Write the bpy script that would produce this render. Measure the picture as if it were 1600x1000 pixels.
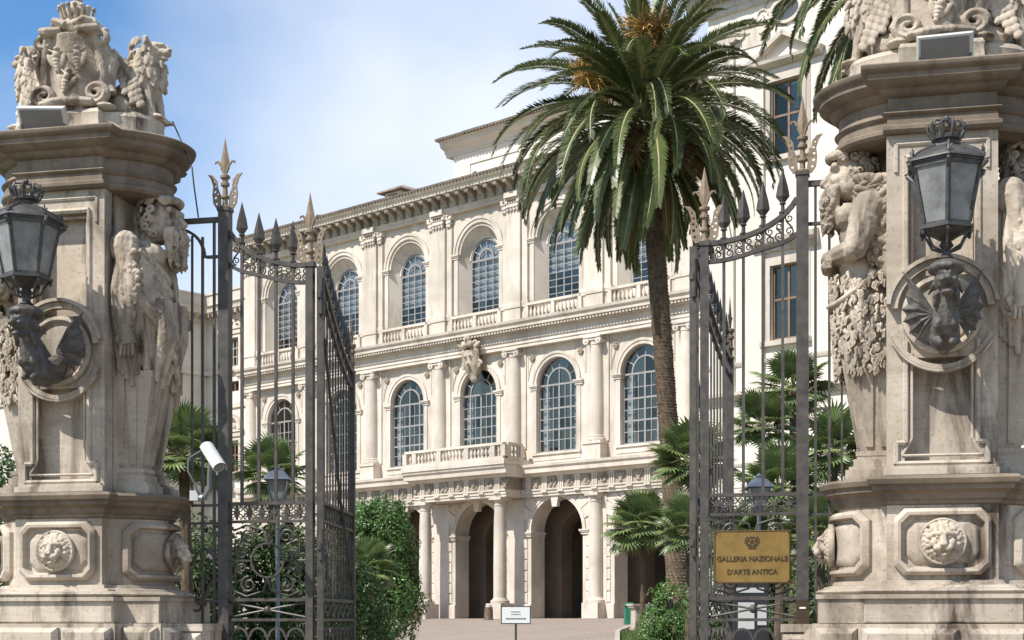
import bpy, bmesh, math, random
from math import sin, cos, pi, radians, sqrt, atan2, tan
from mathutils import Vector, Matrix, noise

random.seed(7)
SC = bpy.context.scene
for o in list(bpy.data.objects):
    bpy.data.objects.remove(o)
COL = SC.collection

# ------------------------------------------------------------------ camera, sky, sun, exposure
F_PX, HOR, CX = 2400.0, 970.0, 800.0        # focal length / horizon / centre in photo pixels
EYE = 1.6
cam_d = bpy.data.cameras.new('camera')
cam = bpy.data.objects.new('camera', cam_d)
COL.objects.link(cam)
cam.location = (0, 0, EYE)
cam.rotation_euler = (radians(90), 0, 0)
cam_d.sensor_width = 36.0
cam_d.lens = 36.0 * F_PX / 1600.0
cam_d.shift_y = (HOR - 500.0) / 1600.0
cam_d.clip_start = 0.1
cam_d.clip_end = 6000
SC.camera = cam

SUN_AZ, SUN_EL = radians(55), radians(50)   # azimuth to the left of straight behind the camera
sun_dir = Vector((-sin(SUN_AZ) * cos(SUN_EL), -cos(SUN_AZ) * cos(SUN_EL), sin(SUN_EL)))
sd = bpy.data.lights.new('sun', 'SUN')
sd.energy = 5.0
sd.angle = radians(0.5)
sd.color = (1.0, 0.955, 0.89)
so = bpy.data.objects.new('sun', sd)
COL.objects.link(so)
so.rotation_euler = (-sun_dir).to_track_quat('-Z', 'Y').to_euler()
so.location = (-30, -30, 40)

W = bpy.data.worlds.new('World')
SC.world = W
W.use_nodes = True
wn, wl = W.node_tree.nodes, W.node_tree.links
wn.clear()
wout = wn.new('ShaderNodeOutputWorld')
wbg = wn.new('ShaderNodeBackground')
wbg.inputs['Strength'].default_value = 0.09
sky = wn.new('ShaderNodeTexSky')
sky.sky_type = 'NISHITA'
sky.sun_disc = False
sky.sun_elevation = SUN_EL
sky.sun_rotation = atan2(sun_dir.x, sun_dir.y)
sky.air_density = 1.0
sky.dust_density = 0.3
sky.ozone_density = 2.0
# thin veil of high cloud, laid out on the directions of the sky
wtc = wn.new('ShaderNodeTexCoord')
wmap = wn.new('ShaderNodeMapping')
wmap.inputs['Scale'].default_value = (1.0, 1.0, 1.5)
wmap.inputs['Location'].default_value = (2.19, 1.23, 0.87)
wno = wn.new('ShaderNodeTexNoise')
wno.inputs['Scale'].default_value = 1.5
wno.inputs['Detail'].default_value = 9
wno.inputs['Roughness'].default_value = 0.46
wno.inputs['Distortion'].default_value = 0.35
wr = wn.new('ShaderNodeValToRGB')
wr.color_ramp.elements[0].position = 0.42
wr.color_ramp.elements[0].color = (0.05, 0.05, 0.05, 1)
wr.color_ramp.elements[1].position = 0.65
wr.color_ramp.elements[1].color = (0.88, 0.88, 0.88, 1)
wmix = wn.new('ShaderNodeMixRGB')
wmix.inputs['Color2'].default_value = (8.6, 9.1, 10.2, 1)
wl.new(wtc.outputs['Generated'], wmap.inputs['Vector'])
wl.new(wmap.outputs[0], wno.inputs['Vector'])
wl.new(wno.outputs['Fac'], wr.inputs[0])
wl.new(wr.outputs[0], wmix.inputs['Fac'])
whs = wn.new('ShaderNodeHueSaturation'); whs.inputs['Saturation'].default_value = 1.35; whs.inputs['Value'].default_value = 1.5
wl.new(sky.outputs[0], whs.inputs['Color']); wl.new(whs.outputs[0], wmix.inputs['Color1'])
wl.new(wmix.outputs[0], wbg.inputs['Color'])
wl.new(wbg.outputs[0], wout.inputs[0])

SC.view_settings.view_transform = 'Standard'
SC.view_settings.look = 'None'
SC.view_settings.gamma = 1
SC.view_settings.exposure = 0.38
SC.view_settings.use_curve_mapping = False
SC.render.engine = 'CYCLES'

# ------------------------------------------------------------------ helpers
def pt(px, py, Y):
    """photo pixel + distance -> world point"""
    return Vector(((px - CX) / F_PX * Y, Y, EYE + (HOR - py) / F_PX * Y))

class MB:
    """collects faces; build() links them as ONE mesh object"""
    def __init__(s):
        s.v = []; s.f = []; s.M = None
    def add(s, vs, fs, M=None):
        n = len(s.v)
        if M is not None:
            vs = [M @ Vector(p) for p in vs]
        s.v += [tuple(p) for p in vs]
        s.f += [tuple(i + n for i in f) for f in fs]
        return s
    def box(s, x0, x1, y0, y1, z0, z1, M=None):
        return s.add([(x0,y0,z0),(x1,y0,z0),(x1,y1,z0),(x0,y1,z0),(x0,y0,z1),(x1,y0,z1),(x1,y1,z1),(x0,y1,z1)],
                     [(0,3,2,1),(4,5,6,7),(0,1,5,4),(1,2,6,5),(2,3,7,6),(3,0,4,7)], M)
    def block(s, x0, x1, y0, y1, z0, z1, c, M=None):
        """box whose front (-y) face is chamfered by c"""
        vs = [(x0,y1,z0),(x1,y1,z0),(x1,y1,z1),(x0,y1,z1),
              (x0,y0+c,z0),(x1,y0+c,z0),(x1,y0+c,z1),(x0,y0+c,z1),
              (x0+c,y0,z0+c),(x1-c,y0,z0+c),(x1-c,y0,z1-c),(x0+c,y0,z1-c)]
        fs = [(0,3,2,1),(8,9,10,11)]
        for i in range(4):
            j = (i+1) % 4
            fs += [(i,j,4+j,4+i),(4+i,4+j,8+j,8+i)]
        return s.add(vs, fs, M)
    def loops(s, rings, cap0=True, cap1=True, closed=True, M=None):
        """skin a list of equal-length vertex rings"""
        n = len(rings[0]); vs = [p for r in rings for p in r]; fs = []
        m = n if closed else n - 1
        for k in range(len(rings) - 1):
            for i in range(m):
                j = (i+1) % n
                fs.append((k*n+i, k*n+j, (k+1)*n+j, (k+1)*n+i))
        if cap0: fs.append(tuple(reversed(range(n))))
        if cap1: fs.append(tuple(range((len(rings)-1)*n, len(rings)*n)))
        return s.add(vs, fs, M)
    def lathe(s, prof, n=16, c=(0,0,0), a0=0.0, M=None, sx=1.0, sy=1.0):
        rings = []
        for r, z in prof:
            rings.append([(c[0]+r*sx*cos(a0+2*pi*i/n), c[1]+r*sy*sin(a0+2*pi*i/n), c[2]+z) for i in range(n)])
        return s.loops(rings, True, True, True, M)
    def tube(s, path, r, n=6, cap=True, flat=None, M=None):
        P = [Vector(p) for p in path]
        R = r if isinstance(r, (list, tuple)) else [r]*len(P)
        rings = []; up = None
        for i, p in enumerate(P):
            t = (P[min(i+1, len(P)-1)] - P[max(i-1, 0)])
            if t.length < 1e-9: t = Vector((0,0,1))
            t.normalize()
            if up is None:
                up = Vector((0,0,1)) if abs(t.z) < 0.9 else Vector((0,1,0))
            a = t.cross(up)
            if a.length < 1e-6: a = t.cross(Vector((1,0,0.1)))
            a.normalize(); b = a.cross(t).normalized(); up = b
            f = flat or 1.0
            rings.append([p + a*(R[i]*cos(2*pi*k/n)) + b*(R[i]*f*sin(2*pi*k/n)) for k in range(n)])
        return s.loops(rings, cap, cap, True, M)
    def ell(s, c, r, n=10, m=6, M=None, R=None):
        """ellipsoid; R optional rotation matrix"""
        if not isinstance(r, (list, tuple)): r = (r, r, r)
        vs = []; fs = []
        T = Matrix.Translation(c)
        if R is not None: T = T @ R.to_4x4()
        if M is not None: T = M @ T
        for j in range(m+1):
            ph = pi*j/m
            for i in range(n):
                a = 2*pi*i/n
                vs.append(T @ Vector((r[0]*sin(ph)*cos(a), r[1]*sin(ph)*sin(a), r[2]*cos(ph))))
        for j in range(m):
            for i in range(n):
                k = (i+1) % n
                if j == 0: fs.append((i, n+i, n+k))
                elif j == m-1: fs.append((j*n+i, (j+1)*n+i, j*n+k))
                else: fs.append((j*n+i, (j+1)*n+i, (j+1)*n+k, j*n+k))
        return s.add(vs, fs)
    def cap(s, a, b, r0, r1=None, n=8, k=6):
        """capsule from a to b with radii r0, r1"""
        a, b = Vector(a), Vector(b); r1 = r0 if r1 is None else r1
        d = (b-a); L = d.length; d = d.normalized() if L > 1e-6 else Vector((0,0,1))
        path, rad = [], []
        for i in range(4):
            t = (i+0.15)/4*pi/2
            path.append(a - d*r0*cos(t)); rad.append(r0*sin(t))
        for i in range(k+1):
            t = i/k
            path.append(a+(b-a)*t); rad.append(r0+(r1-r0)*t)
        for i in range(4):
            t = (3-i+0.15)/4*pi/2
            path.append(b + d*r1*cos(t)); rad.append(r1*sin(t))
        return s.tube(path, rad, n)
    def prism(s, poly, y0, y1, M=None):
        """(x,z) polygon extruded along y"""
        n = len(poly)
        vs = [(x,y0,z) for x,z in poly] + [(x,y1,z) for x,z in poly]
        fs = [tuple(range(n)), tuple(reversed(range(n,2*n)))]
        fs += [(i, i+n, (i+1)%n+n, (i+1)%n) for i in range(n)]
        return s.add(vs, fs, M)
    def extr(s, prof, x0, x1, M=None):
        """(y,z) profile extruded along x"""
        n = len(prof)
        vs = [(x0,y,z) for y,z in prof] + [(x1,y,z) for y,z in prof]
        fs = [tuple(range(n)), tuple(reversed(range(n,2*n)))]
        fs += [(i, i+n, (i+1)%n+n, (i+1)%n) for i in range(n)]
        return s.add(vs, fs, M)
    def arch(s, cx, z0, ri, ro, y0, y1, a0=0.0, a1=pi, n=20, leg=0.0):
        """solid half ring in the xz plane, optional straight legs below the spring"""
        I, O = [], []
        if leg: I.append((cx+ri, z0-leg)); O.append((cx+ro, z0-leg))
        for k in range(n+1):
            a = a0+(a1-a0)*k/n
            I.append((cx+ri*cos(a), z0+ri*sin(a))); O.append((cx+ro*cos(a), z0+ro*sin(a)))
        if leg: I.append((cx-ri, z0-leg)); O.append((cx-ro, z0-leg))
        rings = [[(i[0],y0,i[1]),(o[0],y0,o[1]),(o[0],y1,o[1]),(i[0],y1,i[1])] for i,o in zip(I,O)]
        return s.loops(rings)
    def spiral(s, c, r0, r1, turns, rad, plane='xz', a0=0.0, sgn=1, n=28, k=6, flat=None, taper=0.6):
        P, R = [], []
        for i in range(n+1):
            t = i/n; a = a0+sgn*2*pi*turns*t; r = r0+(r1-r0)*t
            u, w = r*cos(a), r*sin(a)
            P.append((c[0]+u, c[1], c[2]+w) if plane == 'xz' else (c[0], c[1]+u, c[2]+w))
            R.append(rad*(1-(1-taper)*t))
        return s.tube(P, R, k, True, flat)
    def merge(s, o, M=None):
        return s.add(o.v, o.f, M)
    def mesh(s, name, smooth=True, ang=38):
        me = bpy.data.meshes.new(name)
        me.from_pydata(s.v, [], s.f)
        bm = bmesh.new(); bm.from_mesh(me)
        bmesh.ops.recalc_face_normals(bm, faces=bm.faces[:])
        bm.to_mesh(me); bm.free()
        if smooth:
            me.polygons.foreach_set('use_smooth', [True]*len(me.polygons))
            me.set_sharp_from_angle(angle=radians(ang))
        return me
    def build(s, name, mat, parent=None, smooth=True, ang=38, **k):
        return ob(name, s.mesh(name, smooth, ang), mat, parent, **k)

def ob(name, me, mat=None, parent=None, loc=(0,0,0), rot=(0,0,0), scl=(1,1,1)):
    o = bpy.data.objects.new(name, me)
    COL.objects.link(o)
    if me is not None and mat is not None and not me.materials:
        for m in (mat if isinstance(mat, (list, tuple)) else [mat]): me.materials.append(m)
    o.parent = parent
    o.location = loc; o.rotation_euler = rot
    o.scale = scl if isinstance(scl, (list, tuple)) else (scl,)*3
    return o

def empty(name, loc=(0,0,0), rz=0.0):
    o = bpy.data.objects.new(name, None)
    COL.objects.link(o); o.location = loc; o.rotation_euler = (0,0,rz)
    o.empty_display_size = 0.3
    return o

def tag(o, label=None, cat=None, group=None, kind=None):
    if label: o['label'] = label
    if cat: o['category'] = cat
    if group: o['group'] = group
    if kind: o['kind'] = kind
    return o

def sculpt(mb, voxel, smooth=2, disp=(), name='sculpt', fac=0.5):
    """melt overlapping shapes into one continuous carved surface"""
    me = mb.mesh('tmp', False)
    o = bpy.data.objects.new('tmp', me); COL.objects.link(o)
    r = o.modifiers.new('r', 'REMESH'); r.mode = 'VOXEL'; r.voxel_size = voxel; r.use_smooth_shade = True
    if smooth:
        m = o.modifiers.new('s', 'SMOOTH'); m.iterations = smooth; m.factor = fac
    for kind, size, strength in disp:
        t = bpy.data.textures.new('t', kind)
        t.noise_scale = size
        if kind == 'VORONOI': t.distance_metric = 'DISTANCE'
        d = o.modifiers.new('d', 'DISPLACE'); d.texture = t; d.strength = strength; d.mid_level = 0.5
    bpy.context.view_layer.update()
    dg = bpy.context.evaluated_depsgraph_get()
    res = bpy.data.meshes.new_from_object(o.evaluated_get(dg))
    res.name = name
    res.materials.clear()
    res.polygons.foreach_set('use_smooth', [True]*len(res.polygons))
    bpy.data.objects.remove(o); bpy.data.meshes.remove(me)
    return res

# ------------------------------------------------------------------ materials
MAT = {}
def new_mat(name):
    m = bpy.data.materials.new(name); m.use_nodes = True
    n = m.node_tree.nodes; l = m.node_tree.links
    b = n['Principled BSDF']
    MAT[name] = m
    return m, n, l, b

def coords(n, l, scale=(1,1,1), world=True):
    tc = n.new('ShaderNodeTexCoord'); mp = n.new('ShaderNodeMapping')
    mp.inputs['Scale'].default_value = scale
    if world:
        g = n.new('ShaderNodeNewGeometry'); l.new(g.outputs['Position'], mp.inputs['Vector'])
    else:
        l.new(tc.outputs['Object'], mp.inputs['Vector'])
    return mp.outputs[0]

def nz(n, l, vec, scale, detail=5, rough=0.55, dist=0.0):
    t = n.new('ShaderNodeTexNoise')
    t.inputs['Scale'].default_value = scale; t.inputs['Detail'].default_value = detail
    t.inputs['Roughness'].default_value = rough; t.inputs['Distortion'].default_value = dist
    l.new(vec, t.inputs['Vector'])
    return t.outputs['Fac']

def ramp(n, l, fac, stops):
    r = n.new('ShaderNodeValToRGB')
    e = r.color_ramp.elements
    while len(e) < len(stops): e.new(0.5)
    for i, (p, c) in enumerate(stops):
        e[i].position = p
        e[i].color = (c, c, c, 1) if isinstance(c, (int, float)) else (*c, 1)
    l.new(fac, r.inputs[0])
    return r.outputs[0]

def mixc(n, l, fac, a, b, mode='MIX'):
    m = n.new('ShaderNodeMixRGB'); m.blend_type = mode
    for sock, v in ((m.inputs['Fac'], fac), (m.inputs['Color1'], a), (m.inputs['Color2'], b)):
        if hasattr(v, 'links'): l.new(v, sock)
        elif isinstance(v, (int, float)): sock.default_value = v
        else: sock.default_value = (*v, 1)
    return m.outputs[0]

def bump(n, l, b, h, strength=0.4, dist=0.02):
    bp = n.new('ShaderNodeBump'); bp.inputs['Strength'].default_value = strength
    bp.inputs['Distance'].default_value = dist
    l.new(h, bp.inputs['Height']); l.new(bp.outputs[0], b.inputs['Normal'])

def stone(name, c1, c2, dirt, amount=0.5, scale=1.0, bands=0.0, bs=0.35, bd=0.01, rough=0.85, sharp=0.76):
    """two-tone stone with run-down stains, grain and pits"""
    m, n, l, b = new_mat(name)
    v = coords(n, l, (1,1,1))
    vs = coords(n, l, (1,1,0.22))
    base = mixc(n, l, ramp(n, l, nz(n, l, v, 1.7*scale, 6, 0.6), [(0.32, 0.0), (0.68, 1.0)]), c1, c2)
    if bands:
        vb = coords(n, l, (0.7,0.7,9))
        base = mixc(n, l, ramp(n, l, nz(n, l, vb, 2.2*scale, 4, 0.6), [(0.45, 0.0), (0.62, bands)]), base, tuple(x*0.72 for x in c1))
    st = ramp(n, l, nz(n, l, vs, 1.9*scale, 7, 0.68, 0.4), [(0.5, 0.0), (sharp, amount)])
    base = mixc(n, l, st, base, dirt)
    big = ramp(n, l, nz(n, l, v, 0.75*scale, 5, 0.62, 0.6), [(0.47, 0.0), (0.66, amount*0.85)])
    base = mixc(n, l, big, base, tuple((x+y)*0.5 for x, y in zip(c2, dirt)))
    oi = n.new('ShaderNodeObjectInfo'); mr = n.new('ShaderNodeMapRange')
    mr.inputs['To Min'].default_value = 0.88; mr.inputs['To Max'].default_value = 1.08
    l.new(oi.outputs['Random'], mr.inputs['Value'])
    hs = n.new('ShaderNodeHueSaturation'); l.new(mr.outputs[0], hs.inputs['Value']); l.new(base, hs.inputs['Color']); base = hs.outputs[0]
    fine = nz(n, l, v, 26*scale, 4, 0.65)
    base = mixc(n, l, ramp(n, l, fine, [(0.56, 0.0), (0.72, amount*0.5)]), base, dirt)
    l.new(base, b.inputs['Base Color'])
    b.inputs['Roughness'].default_value = rough
    b.inputs['Specular IOR Level'].default_value = 0.25
    hh = mixc(n, l, 0.5, fine, nz(n, l, v, 7*scale, 6, 0.7))
    bump(n, l, b, hh, bs, bd)
    return m

stone('facade_stone', (0.66,0.595,0.515), (0.58,0.51,0.43), (0.29,0.24,0.185), 0.70, 0.5, sharp=0.72, bs=0.25, bd=0.02)
stone('facade_plaster', (0.70,0.65,0.575), (0.64,0.585,0.505), (0.42,0.36,0.29), 0.38, 0.35, bs=0.15, bd=0.01)
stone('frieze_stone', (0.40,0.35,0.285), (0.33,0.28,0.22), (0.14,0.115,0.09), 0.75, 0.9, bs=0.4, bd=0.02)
stone('roof_tile', (0.30,0.24,0.19), (0.22,0.18,0.145), (0.09,0.08,0.07), 0.8, 1.5, bs=0.5, bd=0.03)
stone('travertine', (0.585,0.51,0.415), (0.44,0.365,0.28), (0.085,0.062,0.044), 1.0, 1.2, sharp=0.66, bands=0.55, bs=0.5, bd=0.008)
stone('travertine_carved', (0.56,0.485,0.39), (0.40,0.33,0.25), (0.075,0.055,0.04), 1.0, 1.6, sharp=0.64, bs=0.55, bd=0.008)
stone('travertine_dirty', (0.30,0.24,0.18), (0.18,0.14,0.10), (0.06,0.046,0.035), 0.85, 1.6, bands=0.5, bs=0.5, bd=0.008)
stone('shaded_hall', (0.19,0.145,0.105), (0.14,0.105,0.075), (0.07,0.055,0.04), 0.5, 0.6)  # shade of the loggia interior put into a darker stone colour

def plain(name, c, rough=0.5, metal=0.0, var=0.25, scale=6.0, spec=0.5, bs=0.0, c2=None):
    m, n, l, b = new_mat(name)
    v = coords(n, l)
    f = nz(n, l, v, scale, 6, 0.65)
    base = mixc(n, l, ramp(n, l, f, [(0.3, 0.0), (0.7, 1.0)]), tuple(x*(1-var) for x in c), c2 or tuple(min(1, x*(1+var)) for x in c))
    l.new(base, b.inputs['Base Color'])
    b.inputs['Roughness'].default_value = rough; b.inputs['Metallic'].default_value = metal
    b.inputs['Specular IOR Level'].default_value = spec
    if bs: bump(n, l, b, f, bs, 0.005)
    return m

plain('gate_iron', (0.040,0.035,0.031), 0.5, 0.0, 0.35, 9, 0.5, 0.3, c2=(0.088,0.073,0.060))
plain('gilt_iron', (0.22,0.165,0.11), 0.6, 0.0, 0.3, 12, 0.4)
plain('lamp_iron', (0.045,0.043,0.04), 0.5, 0.0, 0.4, 14, 0.5, 0.4, c2=(0.085,0.078,0.07))
plain('bracket_iron', (0.075,0.069,0.062), 0.55, 0.0, 0.4, 14, 0.4, 0.5, c2=(0.14,0.125,0.108))
plain('frosted_glass', (0.20,0.205,0.20), 0.2, 0.0, 0.45, 4, 0.5)
plain('window_metal', (0.27,0.265,0.255), 0.6, 0.0, 0.15)
plain('window_wood', (0.20,0.125,0.075), 0.6, 0.0, 0.25, 3)
plain('blind_cloth', (0.50,0.495,0.48), 0.9, 0.0, 0.12, 1.0)
plain('dark_room', (0.07,0.08,0.095), 0.9, 0.0, 0.2, 1.0)  # darkness of the unlit interior put into the colour
plain('white_plastic', (0.50,0.50,0.48), 0.4, 0.0, 0.08)
plain('grey_metal', (0.16,0.165,0.17), 0.4, 0.2, 0.12)
plain('dark_plastic', (0.03,0.03,0.032), 0.45, 0.0, 0.2)
plain('lens_glass', (0.17,0.175,0.175), 0.08, 0.0, 0.1)
plain('brass', (0.25,0.155,0.042), 0.45, 0.5, 0.22, 7, 0.5, 0.2)
plain('brass_dark', (0.045,0.027,0.010), 0.6, 0.2, 0.2)
plain('sign_white', (0.74,0.75,0.72), 0.4, 0.0, 0.05)
plain('ink_green', (0.06,0.12,0.10), 0.6)
plain('ink_grey', (0.18,0.17,0.16), 0.6)
plain('bin_green', (0.02,0.15,0.09), 0.45, 0.0, 0.2)
plain('bollard_bronze', (0.12,0.075,0.045), 0.55, 0.0, 0.3)
plain('slate_roof_metal', (0.07,0.085,0.115), 0.4, 0.0, 0.2)
plain('blue_grey_post', (0.13,0.15,0.175), 0.45, 0.0, 0.2)
plain('gull_white', (0.6,0.6,0.6), 0.8)

def glass_mat():
    m, n, l, b = new_mat('window_glass')
    n.remove(b)
    out = n['Material Output']
    tr = n.new('ShaderNodeBsdfTransparent'); tr.inputs[0].default_value = (0.80,0.83,0.86,1)
    gl = n.new('ShaderNodeBsdfGlossy'); gl.inputs['Roughness'].default_value = 0.08
    gl.inputs[0].default_value = (0.95,0.82,0.66,1)
    fr = n.new('ShaderNodeFresnel'); fr.inputs['IOR'].default_value = 1.7
    mx = n.new('ShaderNodeMixShader')
    oi = n.new('ShaderNodeObjectInfo'); mr = n.new('ShaderNodeMapRange'); ad = n.new('ShaderNodeMath'); ad.operation = 'ADD'
    mr.inputs['To Min'].default_value = 0.0; mr.inputs['To Max'].default_value = 0.10
    l.new(oi.outputs['Random'], mr.inputs['Value']); l.new(mr.outputs[0], ad.inputs[0]); l.new(fr.outputs[0], ad.inputs[1])
    ge = n.new('ShaderNodeNewGeometry'); iv = n.new('ShaderNodeMath'); iv.operation = 'SUBTRACT'; iv.inputs[0].default_value = 1.0
    mu = n.new('ShaderNodeMath'); mu.operation = 'MULTIPLY'
    l.new(ge.outputs['Backfacing'], iv.inputs[1]); l.new(iv.outputs[0], mu.inputs[0]); l.new(ad.outputs[0], mu.inputs[1])
    l.new(mu.outputs[0], mx.inputs[0]); l.new(tr.outputs[0], mx.inputs[1]); l.new(gl.outputs[0], mx.inputs[2])
    l.new(mx.outputs[0], out.inputs[0])
glass_mat()

def leaf_mat(name, c1, c2, rough=0.45, trans=0.25, spec=0.4, per_obj=True, c3=None):
    m, n, l, b = new_mat(name)
    v = coords(n, l)
    f = ramp(n, l, nz(n, l, v, 2.3, 3, 0.6), [(0.3, 0.0), (0.7, 1.0)])
    base = mixc(n, l, f, c1, c2)
    if c3 is not None:
        base = mixc(n, l, ramp(n, l, nz(n, l, v, 11, 2, 0.5), [(0.60, 0.0), (0.68, 0.8)]), base, c3)
    oi = n.new('ShaderNodeObjectInfo')
    hs = n.new('ShaderNodeHueSaturation')
    vm = n.new('ShaderNodeMapRange'); vm.inputs['To Min'].default_value = 0.7; vm.inputs['To Max'].default_value = 1.35
    l.new(oi.outputs['Random'], vm.inputs['Value']); l.new(vm.outputs[0], hs.inputs['Value'])
    l.new(base, hs.inputs['Color'])
    l.new(hs.outputs[0], b.inputs['Base Color'])
    b.inputs['Roughness'].default_value = rough; b.inputs['Specular IOR Level'].default_value = spec
    tl = n.new('ShaderNodeBsdfTranslucent'); mx = n.new('ShaderNodeMixShader'); mx.inputs[0].default_value = trans
    l.new(hs.outputs[0], tl.inputs[0])
    l.new(b.outputs[0], mx.inputs[1]); l.new(tl.outputs[0], mx.inputs[2])
    l.new(mx.outputs[0], n['Material Output'].inputs[0])
leaf_mat('date_palm_leaf', (0.075,0.10,0.035), (0.125,0.15,0.055), 0.38, 0.2, 0.5)
leaf_mat('dry_palm_leaf', (0.26,0.18,0.09), (0.20,0.13,0.06), 0.7, 0.2, 0.2)
leaf_mat('fan_palm_leaf', (0.10,0.145,0.045), (0.17,0.215,0.08), 0.38, 0.22, 0.5)
leaf_mat('citrus_leaf', (0.075,0.16,0.03), (0.13,0.235,0.055), 0.35, 0.22, 0.5)
leaf_mat('dark_leaf', (0.055,0.10,0.03), (0.09,0.14,0.045), 0.5, 0.2, 0.35)
leaf_mat('fruit_stalk', (0.40,0.25,0.075), (0.47,0.31,0.11), 0.65, 0.25, 0.2)
plain('palm_rib', (0.30,0.29,0.13), 0.5, 0.0, 0.2)
plain('palm_bark', (0.105,0.075,0.05), 0.9, 0.0, 0.5, 9, 0.2, 0.8)
plain('palm_boot', (0.25,0.185,0.125), 0.85, 0.0, 0.4, 5, 0.2, 0.6)
plain('wood_bark', (0.09,0.07,0.05), 0.9, 0.0, 0.3, 5)
plain('grass_blade', (0.075,0.125,0.025), 0.7, 0.0, 0.35, 1.5)
# ------------------------------------------------------------------ the place: frames of reference
TH = radians(42.5)                           # the facade is turned, its right end nearer
P0 = Vector((0.26, 85.0, 0)); ZF = 1.7      # foot of the column right of the middle bay
NOUT = Vector((-sin(TH), -cos(TH), 0))
def terrain(x, y):
    d = (Vector((x, y, 0)) - P0).dot(NOUT)
    t = min(1.0, max(0.0, (d - 3.0)/47.0))
    t = t*t*(3-2*t)*0.5 + t*0.5
    return ZF*(1-t)

def ground_mat(name, c1, c2, dark, scale, bs=0.4, cob=0.0):
    m, n, l, b = new_mat(name)
    v = coords(n, l)
    base = mixc(n, l, ramp(n, l, nz(n, l, v, 0.35*scale, 6, 0.6), [(0.35, 0.0), (0.65, 1.0)]), c1, c2)
    base = mixc(n, l, ramp(n, l, nz(n, l, v, 2.6*scale, 5, 0.7), [(0.52, 0.0), (0.75, 0.6)]), base, dark)
    h = nz(n, l, v, 30, 3, 0.6)
    if cob:
        vo = n.new('ShaderNodeTexVoronoi'); vo.feature = 'DISTANCE_TO_EDGE'; vo.inputs['Scale'].default_value = cob
        l.new(v, vo.inputs['Vector'])
        e = ramp(n, l, vo.outputs['Distance'], [(0.02, 0.0), (0.09, 1.0)])
        base = mixc(n, l, e, tuple(x*0.6 for x in c2), base)
        h = mixc(n, l, 0.6, h, e)
    l.new(base, b.inputs['Base Color']); b.inputs['Roughness'].default_value = 0.9
    bump(n, l, b, h, bs, 0.02)
ground_mat('soil', (0.07,0.09,0.03), (0.10,0.10,0.045), (0.05,0.045,0.03), 1.0)
ground_mat('drive_paving', (0.33,0.265,0.215), (0.27,0.215,0.175), (0.17,0.135,0.11), 1.0, 0.5, 7.0)
ground_mat('kerb_stone', (0.42,0.38,0.32), (0.35,0.31,0.26), (0.2,0.18,0.15), 2.0)

def grid_sheet(xs, ys, zf):
    nx = len(xs); vs = [(x, y, zf(x, y)) for y in ys for x in xs]
    fs = [(j*nx+i, j*nx+i+1, (j+1)*nx+i+1, (j+1)*nx+i) for j in range(len(ys)-1) for i in range(nx-1)]
    return MB().add(vs, fs)
xs = [-3000,-1200,-500,-200] + list(range(-120, 121, 5)) + [200,500,1200,3000]
ys = [-400,-100,-40] + list(range(-20, 141, 4)) + [200,500,1500,4500]
tag(grid_sheet(xs, ys, lambda x, y: terrain(x, y)-0.02).build('ground', MAT['soil']), 'garden soil and lawn sloping up to the palace', None, None, 'structure')

def drive_edges(Y):
    K = [(-10,-14,14),(11,-14,14),(13,-2.6,2.6),(30,-3.6,2.4),(45,-4.6,3.0),(55,-5.3,3.7),(62,-6.2,5.0),(66,-9,12),(72,-22,26),(90,-34,30),(120,-60,30)]
    for (a, l0, r0), (b, l1, r1) in zip(K, K[1:]):
        if a <= Y <= b:
            t = (Y-a)/(b-a)
            return l0+(l1-l0)*t, r0+(r1-r0)*t
def drive():
    vs, fs = [], []; N = 24; rows = []
    for j in range(131):
        Y = -10+j; a, b = drive_edges(Y)
        for i in range(N+1):
            x = a+(b-a)*i/N
            vs.append((x, Y, terrain(x, Y)+0.006))
    for j in range(130):
        for i in range(N):
            fs.append((j*(N+1)+i, j*(N+1)+i+1, (j+1)*(N+1)+i+1, (j+1)*(N+1)+i))
    tag(MB().add(vs, fs).build('driveway', MAT['drive_paving']), 'paved drive rising from the gate to the arcade', None, None, 'structure')
    for side in (0, 1):
        o = empty('kerb'); tag(o, 'low stone kerb along the %s edge of the drive' % ('left', 'right')[side], None, None, 'structure')
        Y = 14.5; first = None
        while Y < 65:
            e0, e1 = drive_edges(Y)[side], drive_edges(Y+0.98)[side]
            p, q = Vector((e0, Y, terrain(e0, Y))), Vector((e1, Y+0.98, terrain(e1, Y+0.98)))
            s = -1 if side == 0 else 1
            mb = MB(); w = Vector((s*0.16, 0, 0)); z0 = Vector((0,0,-0.08)); z1 = Vector((0,0,0.12))
            mb.loops([[p+z0, p+w+z0, p+w+z1, p+z1], [q+z0, q+w+z0, q+w+z1, q+z1]])
            mb.build('kerb_stone', MAT['kerb_stone'], o)
            Y += 1.0
drive()

# ------------------------------------------------------------------ the palace
B = 5.84
PAL = empty('palazzo', (P0.x, P0.y, ZF), -TH)
tag(PAL, 'cream stone palace with arcade, columns and three storeys of arched windows behind the palm', 'building')
FS, FP, FR = MAT['facade_stone'], MAT['facade_plaster'], MAT['frieze_stone']
BAYS = [(k+0.5)*B for k in range(-4, 3)]
COLS = [k*B for k in range(-4, 4)]

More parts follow.
